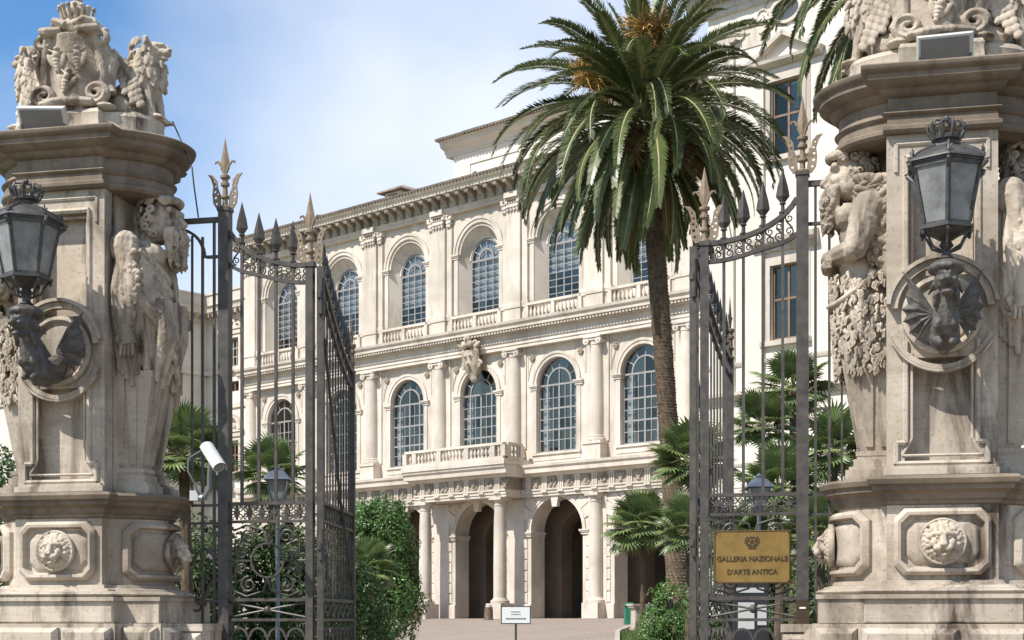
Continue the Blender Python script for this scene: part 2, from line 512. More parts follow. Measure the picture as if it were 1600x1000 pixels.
def arch_wall(x0, x1, z0, z1, r, zb, zs, yf, r2, zb2, zs2, yb, n=24):
    mb = MB()
    def outline(r, zb, zs, y):
        P = [(-r, y, zb)]
        for i in range(n+1):
            a = pi - pi*i/n
            P.append((r*cos(a), y, zs+r*sin(a)))
        P.append((r, y, zb)); return P
    A, C = outline(r, zb, zs, yf), outline(r2, zb2, zs2, yb)
    q = lambda *p: mb.add(p, [tuple(range(len(p)))])
    q((x0,yf,zb),(-r,yf,zb),(-r,yf,zs),(x0,yf,zs)); q((r,yf,zb),(x1,yf,zb),(x1,yf,zs),(r,yf,zs))
    q((x0,yf,zs),(-r,yf,zs),(-r,yf,z1),(x0,yf,z1)); q((r,yf,zs),(x1,yf,zs),(x1,yf,z1),(r,yf,z1))
    for i in range(1, n+1):
        a, b = A[i], A[i+1]
        q(a, b, (b[0],yf,z1), (a[0],yf,z1))
    if zb > z0: q((x0,yf,z0),(x1,yf,z0),(x1,yf,zb),(x0,yf,zb))
    for i in range(len(A)-1): q(A[i], C[i], C[i+1], A[i+1])
    q(A[-1], C[-1], C[0], A[0])
    me = mb.mesh('wall', True, 30)
    return me

H = B/2
# storey walls, one piece per bay
me_g = arch_wall(-H, H, 0, 6.68, 1.84, 0.0, 4.75, 0.0, 1.84, 0.0, 4.75, 1.1)
me_1 = arch_wall(-H, H, 8.3, 14.95, 1.42, 9.05, 12.75, 0.0, 1.42, 9.05, 12.75, 0.4)
me_2 = arch_wall(-H, H, 16.2, 23.25, 1.60, 16.35, 20.85, 0.0, 1.15, 17.35, 20.5, 0.72)
for x in BAYS:
    for me in (me_g, me_1, me_2):
        ob('wall', me, FS, PAL, (x, 0, 0))
# coffered bands in the deep upper arches
cb = MB()
for t in (0.12, 0.86):
    rr = 1.60+(1.15-1.60)*t
    cb.arch(0, 20.85-0.35*t, rr-0.07, rr+0.05, 0.72*t-0.05, 0.72*t+0.05, n=18)
for k in range(1, 6):
    a = pi*k/6
    p, q = Vector((1.53*cos(a), 0.12, 20.85+1.53*sin(a))), Vector((1.19*cos(a), 0.64, 20.54+1.19*sin(a)))
    cb.tube([p, q], 0.055, 4)
me_cb = cb.mesh('coffer_rib')
for x in BAYS: ob('coffer_rib', me_cb, FS, PAL, (x, 0, 0))

# mouldings round the openings
mb = MB().arch(0, 4.75, 1.845, 1.98, -0.05, 0.1).arch(0, 4.75, 1.985, 2.08, -0.09, 0.1)
me_a0 = mb.mesh('archivolt')
mb = MB().arch(0, 12.75, 1.425, 1.60, -0.06, 0.1).arch(0, 12.75, 1.605, 1.74, -0.10, 0.1)
for s in (-1, 1):
    a, b = sorted((s*1.43, s*1.72))
    mb.box(a, b, -0.05, 0.1, 9.06, 12.5)
me_a1 = mb.mesh('archivolt')
mb = MB().arch(0, 20.85, 1.605, 1.80, -0.06, 0.1).arch(0, 20.85, 1.805, 1.95, -0.11, 0.1)
for s in (-1, 1):
    a, b = sorted((s*1.61, s*1.88))
    mb.box(a, b, -0.05, 0.1, 17.4, 20.6)
me_a2 = mb.mesh('archivolt')
def impost(r, zs, w, dep):
    mb = MB()
    for s in (1,):
        for (o, z0, z1) in ((0.06, zs-0.24, zs-0.12), (0.11, zs-0.12, zs-0.05), (0.15, zs-0.05, zs+0.03)):
            a, b = sorted((s*(r-o), s*(r+w+o*0.5)))
            mb.box(a, b, -o-0.03, dep, z0, z1)
    return mb.mesh('impost')
me_i0, me_i1, me_i2 = impost(1.84, 4.75, 0.42, 1.08), impost(1.42, 12.75, 0.42, 0.4), impost(1.60, 20.85, 0.42, 0.3)
ks = MB().prism([(-0.16,6.42),(0.16,6.42),(0.27,7.0),(-0.27,7.0)], -0.2, 0.05).mesh('keystone')
sill = MB().box(-1.75,1.75,-0.12,0.3,8.92,9.04).box(-1.7,1.7,-0.04,0.3,8.62,8.90).mesh('sill')
for x in BAYS:
    for nm, me in (('archivolt', me_a0), ('archivolt', me_a1), ('archivolt', me_a2), ('sill', sill)):
        ob(nm, me, FS, PAL, (x, 0, 0))
    for me in (me_i0, me_i1, me_i2):
        for s in (-1, 1): ob('impost', me, FS, PAL, (x, 0, 0), (0,0,0), (s,1,1))
    ob('keystone', ks, FS, PAL, (x, 0, -0.35))

# rusticated blocks of the arcade, each a stone of its own
blk = [MB().block(2.10, 2.52-0.04*j, -0.055-0.01*j, 0.05, 0.02, 0.56, 0.025).mesh('block') for j in (0, 1)]
base_blk = MB().block(1.82, 2.56, -0.10, 0.05, 0.0, 0.8, 0.03).mesh('plinth_block')
vous = []
for j in range(11):
    a0, a1 = pi*(j+0.05)/11, pi*(j+0.95)/11
    R1 = 2.9
    P = []
    for a, r in ((a0, 2.10), (a1, 2.10), (a1, R1), (a0, R1)):
        x, z = r*cos(a), 4.75+r*sin(a)
        if z > 6.62:
            z = 6.62; x = (6.62-4.75)/tan(a) if abs(sin(a)) > 1e-6 else x
        x = max(-2.5, min(2.5, x)); P.append((x, z))
    vous.append(MB().prism(P, -0.055-0.01*(j % 2), 0.05).mesh('voussoir'))
for x in BAYS:
    for s in (1, -1):
        for r in range(6):
            ob('block', blk[(r+(s > 0)) % 2], FS, PAL, (x, 0, 0.86+0.6*r), (0,0,0), (s,1,1))
        ob('plinth_block', base_blk, FS, PAL, (x, 0, 0), (0,0,0), (s,1,1))
    for j, me in enumerate(vous):
        if 0 < j < 10 and j != 5: ob('voussoir', me, FS, PAL, (x, 0, 0))

# columns
def column_mesh(r, h, ped, kind):
    mb = MB()
    if kind == 'doric':
        mb.box(-r*1.5, r*1.5, -r*1.5, r*1.5, 0, ped)
        mb.lathe([(r*1.42,ped),(r*1.45,ped+0.06),(r*1.42,ped+0.16),(r*1.15,ped+0.2),(r*1.12,ped+0.26),(r,ped+0.3),(r*1.0,ped+h*0.3),(r*0.95,ped+h*0.65),(r*0.84,h-0.5),
                  (r*0.84,h-0.48),(r*0.92,h-0.47),(r*0.92,h-0.42),(r*0.84,h-0.41),(r*0.84,h-0.28),(r*1.08,h-0.16)], 24)
        mb.box(-r*1.22, r*1.22, -r*1.22, r*1.22, h-0.16, h)
    else:
        mb.lathe([(r*1.4,0),(r*1.42,0.08),(r*1.38,0.15),(r*1.12,0.2),(r*1.16,0.27),(r*1.0,0.32),(r,h*0.33),(r*0.95,h*0.66),(r*0.85,h-0.45),(r*0.85,h-0.44),(r*0.93,h-0.42),(r*0.9,h-0.38),(r*1.0,h-0.2)], 24)
    return mb.mesh('column')
me_dor = column_mesh(0.365, 6.65, 0.85, 'doric')
me_ion = column_mesh(0.40, 5.5, 0, 'ionic')
cap = MB()
for s in (-1, 1):
    cap.tube([(s*0.42,-0.46,-0.22),(s*0.42,-0.30,-0.22),(s*0.42,0.0,-0.22),(s*0.42,0.3,-0.22)], [0.19,0.17,0.12,0.17], 14)
    cap.tube([(s*0.42,-0.50,-0.22),(s*0.42,-0.46,-0.22)], [0.07,0.07], 8)
cap.box(-0.48,0.48,-0.44,0.3,-0.2,-0.08); cap.box(-0.55,0.55,-0.5,0.3,-0.075,0.0)
me_ic = cap.mesh('capital')
ped = MB().box(-0.66,0.66,-0.66,0.05,8.35,8.5).box(-0.6,0.6,-0.6,0.05,8.5,9.2).box(-0.66,0.66,-0.66,0.05,9.2,9.35)
me_ped = ped.mesh('pedestal')
for x in COLS:
    if x not in (COLS[3], COLS[4]):
        ob('column', me_dor, FS, PAL, (x, -0.2, 0))
    c = ob('column', me_ion, FS, PAL, (x, -0.12, 9.35)); ob('capital', me_ic, FS, c, (0, 0, 5.5))
    ob('pedestal', me_ped, FS, PAL, (x, 0.0, 0))
    MB().box(x-0.75,x+0.75,-0.08,0.05,9.36,14.9).build('pilaster', FS, PAL)
    MB().box(x-0.62,x+0.62,-0.09,0.05,0.02,6.6).build('pier', FS, PAL)

# pilasters of the top storey, with leafy capitals
pl = MB().box(-0.5,0.5,-0.30,0.02,17.32,22.5)
pl.box(-0.92,-0.53,-0.16,0.02,17.32,22.5).box(0.53,0.92,-0.16,0.02,17.32,22.5)
for o_, a, b in ((0.10,17.3,17.42),(0.05,17.42,17.52)):
    pl.box(-0.5-o_,0.5+o_,-0.30-o_,0.02,a-0.002,b); pl.box(-0.95-o_,0.95+o_,-0.17-o_,0.02,a,b-0.003)
me_pil = pl.mesh('pilaster')
pd = MB()
for (w, d) in ((0.62,0.42),(1.02,0.26)):
    pd.box(-w,w,-d,0.02,16.3,16.45).box(-w+0.05,w-0.05,-d+0.05,0.02,16.45,17.15).box(-w,w,-d,0.02,17.15-w*0.01,17.298-w*0.01)
me_pd2 = pd.mesh('pedestal')
cm = MB()
def leafcap(x0, x1, d):
    n = max(2, int((x1-x0)/0.2))
    for row in range(2):
        for i in range(n+row):
            x = x0+(x1-x0)*(i+0.5)/(n+row)
            z = 22.55+row*0.24
            cm.ell((x, -d-0.05, z+0.05), (0.10,0.09,0.15), 6, 5)
            cm.ell((x, -d-0.13, z+0.18), (0.08,0.06,0.05), 6, 4)
    for s, xx in ((-1, x0), (1, x1)):
        cm.tube([(xx, -d-0.14, 23.05), (xx, 0, 23.05)], 0.11, 8)
    cm.box(x0-0.12, x1+0.12, -d-0.14, 0.02, 23.14, 23.23)
leafcap(-0.46,0.46,0.30); leafcap(-0.9,-0.56,0.16); leafcap(0.56,0.9,0.16)
me_cap2 = sculpt(cm, 0.03, 1, name='capital')
for x in COLS:
    ob('pedestal', me_pd2, FS, PAL, (x, 0, 0))
    p = ob('pilaster', me_pil, FS, PAL, (x, 0, 0)); ob('capital', me_cap2, FS, p)

# entablatures; the lowest one steps forward over the portico
X0, X1 = COLS[0]-0.62, COLS[-1]+0.95
PX0, PX1 = -B-0.62, 0.62
def ent(prof, name, mat, x0=X0, x1=X1, dy=0.0):
    p = [(y+dy, z) for y, z in prof] + [(0.3, prof[-1][1]), (0.3, prof[0][1])]
    return MB().extr(p, x0, x1).build(name, mat, PAL, True, 25)
ARC = [(-0.28,6.66),(-0.28,6.80),(-0.33,6.81),(-0.33,6.97),(-0.39,6.98),(-0.39,7.06)]
FRI = [(-0.29,7.062),(-0.29,7.72)]
COR = [(-0.34,7.722),(-0.42,7.80),(-0.45,7.86),(-0.80,7.90),(-0.82,8.10),(-0.92,8.22),(-0.95,8.36)]
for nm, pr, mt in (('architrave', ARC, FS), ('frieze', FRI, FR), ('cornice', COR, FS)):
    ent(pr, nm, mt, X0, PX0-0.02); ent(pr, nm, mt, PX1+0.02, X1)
    ext = 0.5 if nm == 'cornice' else 0.0
    ent(pr, nm, mt, PX0-ext*0.9, PX1+ext*0.9, -1.25)
AR1 = [(-0.40,14.9),(-0.40,15.08),(-0.45,15.09),(-0.45,15.28),(-0.52,15.3),(-0.52,15.36),(-0.42,15.362),(-0.42,15.72)]
CO1 = [(-0.48,15.722),(-0.56,15.78),(-0.62,15.84),(-0.95,15.90),(-0.97,16.06),(-1.08,16.16),(-1.12,16.3)]
ent(AR1, 'architrave', FS); ent(CO1, 'cornice', FS)
AR2 = [(-0.30,23.24),(-0.30,23.38),(-0.35,23.39),(-0.35,23.50),(-0.40,23.51),(-0.40,23.56),(-0.30,23.562),(-0.30,24.2)]
CO2 = [(-1.12,24.22),(-1.14,24.42),(-1.26,24.50),(-1.32,24.62)]
ent(AR2, 'frieze', FS); ent(CO2, 'cornice', FS, X0-0.7, X1+0.3)
egg = MB()
for i in range(int((X1-X0)/0.22)):
    egg.box(X0+0.22*i, X0+0.22*i+0.13, -0.9, -0.5, 15.76, 15.87)
e = egg.build('dentil_course', FS, PAL); e['kind'] = 'stuff'
# modillions under the eaves
md = MB().extr([(-1.05,24.21),(-1.05,24.08),(-0.98,23.98),(-0.85,24.0),(-0.6,23.86),(-0.48,23.66),(-0.38,23.58),(-0.28,23.62),(-0.28,24.21)], -0.13, 0.13)
md.tube([(-0.15,-0.95,24.06),(0.15,-0.95,24.06)], 0.09, 8); md.tube([(-0.15,-0.42,23.72),(0.15,-0.42,23.72)], 0.12, 8)
me_md = md.mesh('modillion')
for i in range(8*7+1):
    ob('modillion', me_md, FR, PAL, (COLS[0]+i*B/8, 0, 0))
# brackets over the pilasters
br = MB().box(-0.5,0.5,-0.55,0.02,23.25,23.57)
me_br = br.mesh('bracket_block')
for x in COLS: ob('bracket_block', me_br, FS, PAL, (x, 0, -0.005))

# frieze of the arcade: triglyphs and emblems, one by one
tg = MB()
for i in (-1, 0, 1): tg.box(i*0.13-0.045, i*0.13+0.045, -0.36, -0.25, 7.07, 7.66)
tg.box(-0.21,0.21,-0.37,-0.25,7.64,7.715).box(-0.2,0.2,-0.42,-0.3,6.86,6.96)
me_tg = tg.mesh('triglyph')
ems = []
for j in range(4):
    em = MB()
    if j == 0:
        em.tube([(0,-0.34,0),(0,-0.24,0)], 0.26, 16); em.ell((0,-0.34,0), (0.17,0.07,0.17)); em.ell((0.06,-0.4,0.02), 0.06)
    elif j == 1:
        for k in range(5): em.ell((0.2*cos(k*1.3), -0.32, 0.2*sin(k*1.3)), (0.09,0.06,0.12))
        em.cap((-0.2,-0.33,-0.2), (0.2,-0.33,0.2), 0.05)
    elif j == 2:
        em.cap((-0.22,-0.32,0.2),(0.05,-0.34,-0.2),0.06); em.cap((0.22,-0.32,0.2),(-0.05,-0.34,-0.2),0.06); em.ell((0,-0.34,0.12),(0.12,0.08,0.12))
    else:
        em.spiral((0,-0.32,0), 0.24, 0.05, 1.6, 0.05); em.ell((0.1,-0.33,-0.1),(0.12,0.06,0.1))
    ems.append(em.mesh('emblem'))
for i in range(36):
    x = COLS[0]+i*B/5
    inp = PX0 < x < PX1
    ob('triglyph', me_tg, FS, PAL, (x, -1.25 if inp else 0, 0))
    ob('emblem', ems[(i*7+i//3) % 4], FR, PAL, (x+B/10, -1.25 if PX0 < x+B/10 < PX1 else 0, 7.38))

# portico: two free columns, its soffit, the balcony with its balustrade
for x in (COLS[3], COLS[4]):
    ob('column', me_dor, FS, PAL, (x, -1.35, 0))
MB().box(PX0+0.05,PX1-0.05,-1.5,0.0,6.70,6.95).build('portico_soffit', FS, PAL)
bz = 8.36
MB().box(PX0-0.5,PX1+0.5,-2.25,0.0,bz+0.005,bz+0.22).box(PX0-0.42,PX1+0.42,-2.18,0.0,bz+0.22,bz+0.32).build('balcony_slab', FS, PAL)
BAL = MB().lathe([(0.085,0),(0.085,0.06),(0.05,0.09),(0.05,0.13),(0.095,0.26),(0.085,0.34),(0.045,0.5),(0.05,0.54),(0.08,0.57),(0.08,0.62)], 8).mesh('baluster')
def balustrade(p, q, z, n, posts, h=0.62, parent=PAL, end=0.16):
    """rail, base and posts between p and q (local x, y), balusters one by one"""
    p, q = Vector((*p, 0)), Vector((*q, 0)); d = (q-p); L = d.length; d.normalize()
    a = atan2(d.y, d.x)
    T = Matrix.Translation((p.x, p.y, z)) @ Matrix.Rotation(a, 4, 'Z')
    mb = MB().box(0,L,-0.13,0.13,0,0.12,T).box(0,L,-0.15,0.15,0.12+h,0.12+h+0.14,T)
    r = mb.build('balustrade', FS, parent)
    marks = [0]+list(posts)+[1]
    for t in marks:
        MB().box(L*t-end, L*t+end, -0.135, 0.135, 0.121, 0.119+h, T).build('post', FS, r)
    for a_, b_ in zip(marks, marks[1:]):
        m = max(1, int(((b_-a_)*L-2*end)/n))
        for i in range(m):
            s = a_*L+end+((b_-a_)*L-2*end)*(i+0.5)/m
            c = T @ Vector((s, 0, 0.12))
            ob('baluster', BAL, FS, r, c, (0,0,0), (1,1,h/0.62))
    return r
zb = bz+0.32
balustrade((PX0-0.3,-2.0), (PX1+0.3,-2.0), zb, 0.24, (0.1,0.36,0.64,0.9))
balustrade((PX1+0.3,-1.84), (PX1+0.3,-0.66), zb, 0.24, ())
balustrade((PX0-0.3,-0.66), (PX0-0.3,-1.84), zb, 0.24, ())
for x in BAYS:
    balustrade((x-1.9,-0.22), (x+1.9,-0.22), 16.31, 0.25, (0.5,), 0.72, end=0.12)

# windows: metal glazing bars, a pane in every opening
PANE = MB().box(-0.5,0.5,-0.006,0.006,-0.5,0.5).mesh('pane')
PANE.materials.append(MAT['window_glass'])
rnd = random.Random(3)
def tilt(): return (rnd.uniform(-0.02,0.02), 0, rnd.uniform(-0.03,0.03))
def fan_pane(r0, r1, a0, a1, cx, cz):
    P = [(r1*cos(a0+(a1-a0)*i/4)-cx, r1*sin(a0+(a1-a0)*i/4)-cz) for i in range(5)]
    if r0 > 0.01: P += [(r0*cos(a1+(a0-a1)*i/4)-cx, r0*sin(a1+(a0-a1)*i/4)-cz) for i in range(5)]
    else: P.append((-cx, -cz))
    me = MB().prism(P, -0.006, 0.006).mesh('pane', False); me.materials.append(MAT['window_glass'])
    return me
def window(r, sill_z, zs, xs_, thick, rows, rthick, rin, y):
    """returns (frame mesh, list of (mesh, loc, scale))"""
    f = MB().arch(0, zs, r-0.075, r+0.01, -0.05, 0.05, leg=zs-sill_z-0.004, n=20)
    f.box(-r+0.075, r-0.075, -0.05, 0.05, sill_z+0.01, sill_z+0.09)
    top = zs-0.02
    for x, t in zip(xs_, thick): f.box(x-t, x+t, -0.045, 0.045, sill_z+0.09, zs-0.081)
    for z, t in zip(rows, rthick): f.box(-r+0.077, r-0.077, -0.04, 0.04, z-t, z+t)
    f.box(-r+0.075, r-0.075, -0.055, 0.055, zs-0.08, zs+0.02)
    f.arch(0, zs+0.021, rin-0.045, rin+0.045, -0.045, 0.045, n=16)
    f.box(-0.03,0.03,-0.04,0.04,zs+0.02,zs+rin-0.046)
    panes = []
    for k in range(1, 6):
        a = pi*k/6
        f.tube([((rin+0.03)*cos(a),0,zs+(rin+0.03)*sin(a)), ((r-0.06)*cos(a),0,zs+(r-0.06)*sin(a))], 0.035, 4)
    for k in range(6):
        a0, a1 = pi*(k+0.06)/6, pi*(k+0.94)/6; am = (a0+a1)/2; rm = (rin+r)/2
        panes.append((fan_pane(rin+0.05, r-0.08, a0, a1, rm*cos(am), rm*sin(am)), (rm*cos(am), 0, zs+rm*sin(am)), (1,1,1)))
    for k in range(2):
        a0, a1 = (0.06, pi/2-0.06) if k == 0 else (pi/2+0.06, pi-0.06); am = (a0+a1)/2
        cx, cz = rin*0.5*cos(am), rin*0.5*sin(am)
        panes.append((fan_pane(0, rin-0.05, a0, a1, cx, cz), (cx, 0, zs+cz), (1,1,1)))
    gx = [-r+0.075]+list(xs_)+[r-0.075]; tx = [0]+list(thick)+[0]
    gz = [sill_z+0.09]+list(rows)+[zs-0.08]; tz = [0]+list(rthick)+[0]
    for i in range(len(gx)-1):
        for j in range(len(gz)-1):
            a, b = gx[i]+tx[i], gx[i+1]-tx[i+1]; c, d = gz[j]+tz[j], gz[j+1]-tz[j+1]
            panes.append((PANE, ((a+b)/2, 0, (c+d)/2), (b-a, 1, d-c)))
    return f.mesh('window'), panes
w1 = window(1.42, 9.05, 12.75, (-0.83,-0.42,0,0.42,0.83), (0.045,0.022,0.05,0.022,0.045),
            [9.14+0.575*i for i in range(1,6)], (0.022,0.045,0.022,0.045,0.022), 0.83, 0.45)
w2 = window(1.15, 17.35, 20.5, (-0.55,0,0.55), (0.025,0.035,0.025),
            [17.40+0.38*i for i in range(1,8)], (0.02,)*7, 0.55, 1.3)
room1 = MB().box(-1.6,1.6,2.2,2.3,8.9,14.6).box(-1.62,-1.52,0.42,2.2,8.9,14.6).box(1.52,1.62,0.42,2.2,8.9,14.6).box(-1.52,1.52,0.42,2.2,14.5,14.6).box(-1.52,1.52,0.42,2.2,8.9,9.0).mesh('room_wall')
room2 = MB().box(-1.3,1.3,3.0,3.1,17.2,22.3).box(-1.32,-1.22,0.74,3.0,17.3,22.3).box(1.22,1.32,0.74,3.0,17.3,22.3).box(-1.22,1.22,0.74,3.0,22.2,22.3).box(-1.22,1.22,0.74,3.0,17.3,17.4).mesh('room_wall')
def blind(r, z0, zs, y):
    P = [(-r, z0), (r, z0)]+[(r*cos(pi*i/14), zs+r*sin(pi*i/14)) for i in range(15)]
    return MB().prism(P, y, y+0.02).mesh('blind')
for bi, x in enumerate(BAYS):
    for (fm, panes), y, rm in ((w1, 0.25, room1), (w2, 0.66, room2)):
        w = ob('window', fm, MAT['window_metal'], PAL, (x, y, 0))
        for me, loc, scl in panes:
            ob('pane', me, None, w, loc, tilt(), scl)
        ob('room_wall', rm, MAT['dark_room'], PAL, (x, 0, 0))
    ob('blind', blind(1.1, 18.2+0.38*((bi*5) % 3), 20.5, 0.80), MAT['blind_cloth'], PAL, (x, 0, 0))
    for s in (-1,1):
        a, b = sorted((s*0.87, s*1.36)); MB().box(a,b,0.44,0.46,9.1,12.7).build('blind', MAT['blind_cloth'], PAL, loc=(x, 0, 0))

# carved rosettes in the spandrels of the first floor
ro = MB(); ro.ell((0,0,0), (0.09,0.09,0.09))
for k in range(6): ro.ell((0.13*cos(k*pi/3), -0.02, 0.13*sin(k*pi/3)), (0.07,0.06,0.07))
me_ro = ro.mesh('rosette')
for x in BAYS:
    for s in (-1, 1):
        ob('rosette', me_ro, FR, PAL, (x+s*1.72, -0.05, 14.28))
        mbp = MB(); P = [(s*1.35,14.62),(s*2.05,14.62),(s*2.05,13.1),(s*1.93,13.6),(s*1.75,14.05)]
        for i in range(len(P)):
            a, b = P[i], P[(i+1) % len(P)]
            mbp.tube([(a[0],-0.02,a[1]),(b[0],-0.02,b[1])], 0.035, 4)
        mbp.build('panel_moulding', FS, PAL, loc=(x, 0, 0))
# coat of arms over the middle window
ca = MB()
ca.ell((0,-0.35,13.9), (0.42,0.26,0.7)); ca.ell((0,-0.45,13.35), (0.3,0.2,0.35))
ca.tube([(0,-0.75,14.7),(0,-0.66,13.9),(0,-0.5,13.2)], [0.62,0.58,0.22], 12, True, 0.35)
for s in (-1, 1):
    ca.cap((s*0.2,-0.75,14.7),(s*0.75,-0.85,15.0),0.13,0.1); ca.spiral((s*0.5,-0.65,13.9), 0.25, 0.05, 1.3, 0.09)
    ca.ell((s*0.2,-0.95,14.95),(0.22,0.2,0.2)); ca.ell((s*0.45,-0.8,15.1),(0.16,0.16,0.12))
ca.ell((0,-0.9,15.25),(0.25,0.25,0.22)); ca.ell((0,-0.9,15.5),0.1)
for dx, dz in ((-0.17,14.35),(0.17,14.35),(0,13.95)):
    ca.ell((dx,-0.98,dz),(0.08,0.08,0.11))
ob('coat_of_arms', sculpt(ca, 0.035, 2, name='coat_of_arms'), MAT['travertine_carved'], PAL, (BAYS[3], 0.12, -0.45), (0,0,0), (1.08,1.08,1.06))

# loggia behind the arcade
MB().box(X0, X1, -1.6, 12.0, -0.3, 0.03).build('floor', MAT['drive_paving'], PAL)
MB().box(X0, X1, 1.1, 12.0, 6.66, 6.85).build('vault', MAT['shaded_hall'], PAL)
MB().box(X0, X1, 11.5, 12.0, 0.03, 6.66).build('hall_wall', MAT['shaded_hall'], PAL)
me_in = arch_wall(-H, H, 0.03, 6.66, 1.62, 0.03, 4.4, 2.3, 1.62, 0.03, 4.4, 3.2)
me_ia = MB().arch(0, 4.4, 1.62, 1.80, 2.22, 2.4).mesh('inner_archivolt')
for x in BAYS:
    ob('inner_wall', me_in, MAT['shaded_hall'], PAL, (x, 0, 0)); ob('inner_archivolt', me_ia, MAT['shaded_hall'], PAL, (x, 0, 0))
MB().box(X0, X0+0.3, 0, 12, 0, 24.2).build('side_wall', FP, PAL); MB().box(X1-0.3, X1, 0.05, 12, 0, 24.2).build('side_wall', FP, PAL)

# roof: pitched tiled slope with rounded tile ends along the eaves, dormer, attic storey, chimney
rf = MB().add([(X0-0.8,-1.34,24.63),(X1+0.3,-1.34,24.63),(X1+0.3,9.0,28.2),(X0+4,9.0,28.2),(X0-0.8,12,24.63)], [(0,1,2,3),(0,3,4)])
rf.build('roof', MAT['roof_tile'], PAL)
tl = MB()
for i in range(int((X1-X0+1.0)/0.26)):
    x = X0-0.75+0.26*i; j = random.uniform(-0.02,0.02)
    tl.tube([(x,-1.42+j,24.66),(x,-0.5,24.98+j),(x,1.5,25.68)], [0.10,0.095,0.09], 6)
t = tl.build('roof_tile', MAT['roof_tile'], PAL); t['kind'] = 'stuff'
DX, DZ = -11.3, -0.75
MB().box(-0.7,0.7,2.0,4.2,25.4,26.75).build('dormer', FP, PAL, loc=(DX,-0.8,DZ))
MB().loops([[(-1.05,1.6,26.74),(1.05,1.6,26.74),(1.05,4.4,26.74),(-1.05,4.4,26.74)],[(-1.02,1.62,26.84),(1.02,1.62,26.84),(1.02,4.4,26.84),(-1.02,4.4,26.84)],[(-0.25,2.6,27.28),(0.25,2.6,27.28),(0.25,3.4,27.28),(-0.25,3.4,27.28)]]).build('dormer_roof', MAT['roof_tile'], PAL, loc=(DX,-0.8,DZ))
MB().box(-0.4,0.4,1.95,2.1,26.15,26.6).build('dormer_dark_plate', MAT['dark_room'], PAL, loc=(DX,-0.8,DZ))  # dark plate on the solid dormer, painted as the shade of an opening
AX0, AX1 = -13.8, 9.0
MB().box(AX0, AX1, 9.0, 16, 24.5, 31.0).build('attic_wall', FP, PAL)
MB().extr([(8.9,30.4),(8.9,30.55),(8.8,30.6),(8.7,30.8),(8.35,30.95),(8.3,31.15),(8.15,31.3),(16.5,31.3),(16.5,30.4)], AX0-0.6, AX1+0.6).build('attic_cornice', FP, PAL)
MB().add([(AX0-0.75,8.0,31.31),(AX1+0.7,8.0,31.31),(AX1-4,12.5,33),(AX0+4,12.5,33),(AX0-0.75,17,31.31)], [(0,1,2,3),(0,3,4)]).build('attic_roof', MAT['roof_tile'], PAL)
tl = MB()
for i in range(int((AX1-AX0+1.3)/0.28)):
    x = AX0-0.6+0.28*i; j = random.uniform(-0.03,0.03)
    tl.tube([(x,7.92+j,31.34),(x,9.5,31.95)], 0.11, 6)
t = tl.build('attic_tile', MAT['roof_tile'], PAL); t['kind'] = 'stuff'
for i in range(4):
    a = AX0+1.4+i*5.6; fr = MB(); b_ = a+4.6
    for (p, q, r, s) in ((a,b_,29.6,29.75),(a,b_,25.3,25.45),(a,a+0.15,25.45,29.6),(b_-0.15,b_,25.45,29.6)):
        fr.box(p,q,8.93,9.02,r,s)
    fr.build('panel_frame', FP, PAL)
ch = MB().box(2.0,3.0,9.6,10.6,31.3,33.6).box(1.9,3.1,9.5,10.7,33.6,33.8); ch.build('chimney', MAT['roof_tile'], PAL)

# projecting right wing, same height, its front parallel to the main one
WY = -10.1; WX0, WX1 = 20.0, 50.0
def rect_wall(x0, x1, z0, z1, holes, y0, y1, T=None):
    """wall with rectangular openings (x0,x1,z0,z1), built of butted boxes"""
    mb = MB(); xs = sorted({x0, x1, *[h[0] for h in holes], *[h[1] for h in holes]})
    for a, b in zip(xs, xs[1:]):
        hs = sorted((h[2], h[3]) for h in holes if h[0] <= a and h[1] >= b)
        z = z0
        for c, d in hs:
            if c > z: mb.box(a, b, y0, y1, z, c, T)
            z = d
        if z1 > z: mb.box(a, b, y0, y1, z, z1, T)
    return mb
def casement(x0, x1, z0, z1, y, T, cols=2, splits=(0.55,), mat='window_wood', room=True):
    f = MB(); w = 0.09
    f.box(x0,x1,y,y+0.08,z0,z0+w,T).box(x0,x1,y,y+0.08,z1-w,z1,T).box(x0,x0+w,y+0.001,y+0.081,z0+w,z1-w,T).box(x1-w,x1,y+0.001,y+0.081,z0+w,z1-w,T)
    gx = [x0+w+(x1-x0-2*w)*i/cols for i in range(cols+1)]
    gz = [z0+w]+[z0+w+(z1-z0-2*w)*s for s in splits]+[z1-w]
    for x in gx[1:-1]: f.box(x-0.05,x+0.05,y-0.004,y+0.076,z0+w,z1-w,T)
    for z in gz[1:-1]: f.box(x0+w,x1-w,y-0.002,y+0.078,z-0.045,z+0.045,T)
    o = f.build('window', MAT[mat], PAL)
    for i in range(cols):
        for j in range(len(gz)-1):
            MB().box(gx[i],gx[i+1],y+0.035,y+0.045,gz[j],gz[j+1],T).build('pane', MAT['window_glass'], o)
    if room: MB().box(x0-0.3,x1+0.3,y+1.3,y+1.4,z0-0.3,z1+0.3,T).box(x0-0.3,x0-0.2,y+0.4,y+1.3,z0-0.3,z1+0.3,T).box(x1+0.2,x1+0.3,y+0.4,y+1.3,z0-0.3,z1+0.3,T).build('room_wall', MAT['dark_room'], PAL)
    return o
holes = []
WWX = (23.8, 29.4, 35.0)
for x in WWX: holes += [(x-0.75,x+0.75,11.2,14.2), (x-0.75,x+0.75,18.6,21.6)]
rect_wall(WX0, WX1, 0, 26.3, holes, WY, WY+0.45).build('wing_wall', FP, PAL)
MB().box(WX0, WX0+0.45, WY+0.452, 12, 0, 26.3).build('wing_wall', FP, PAL)
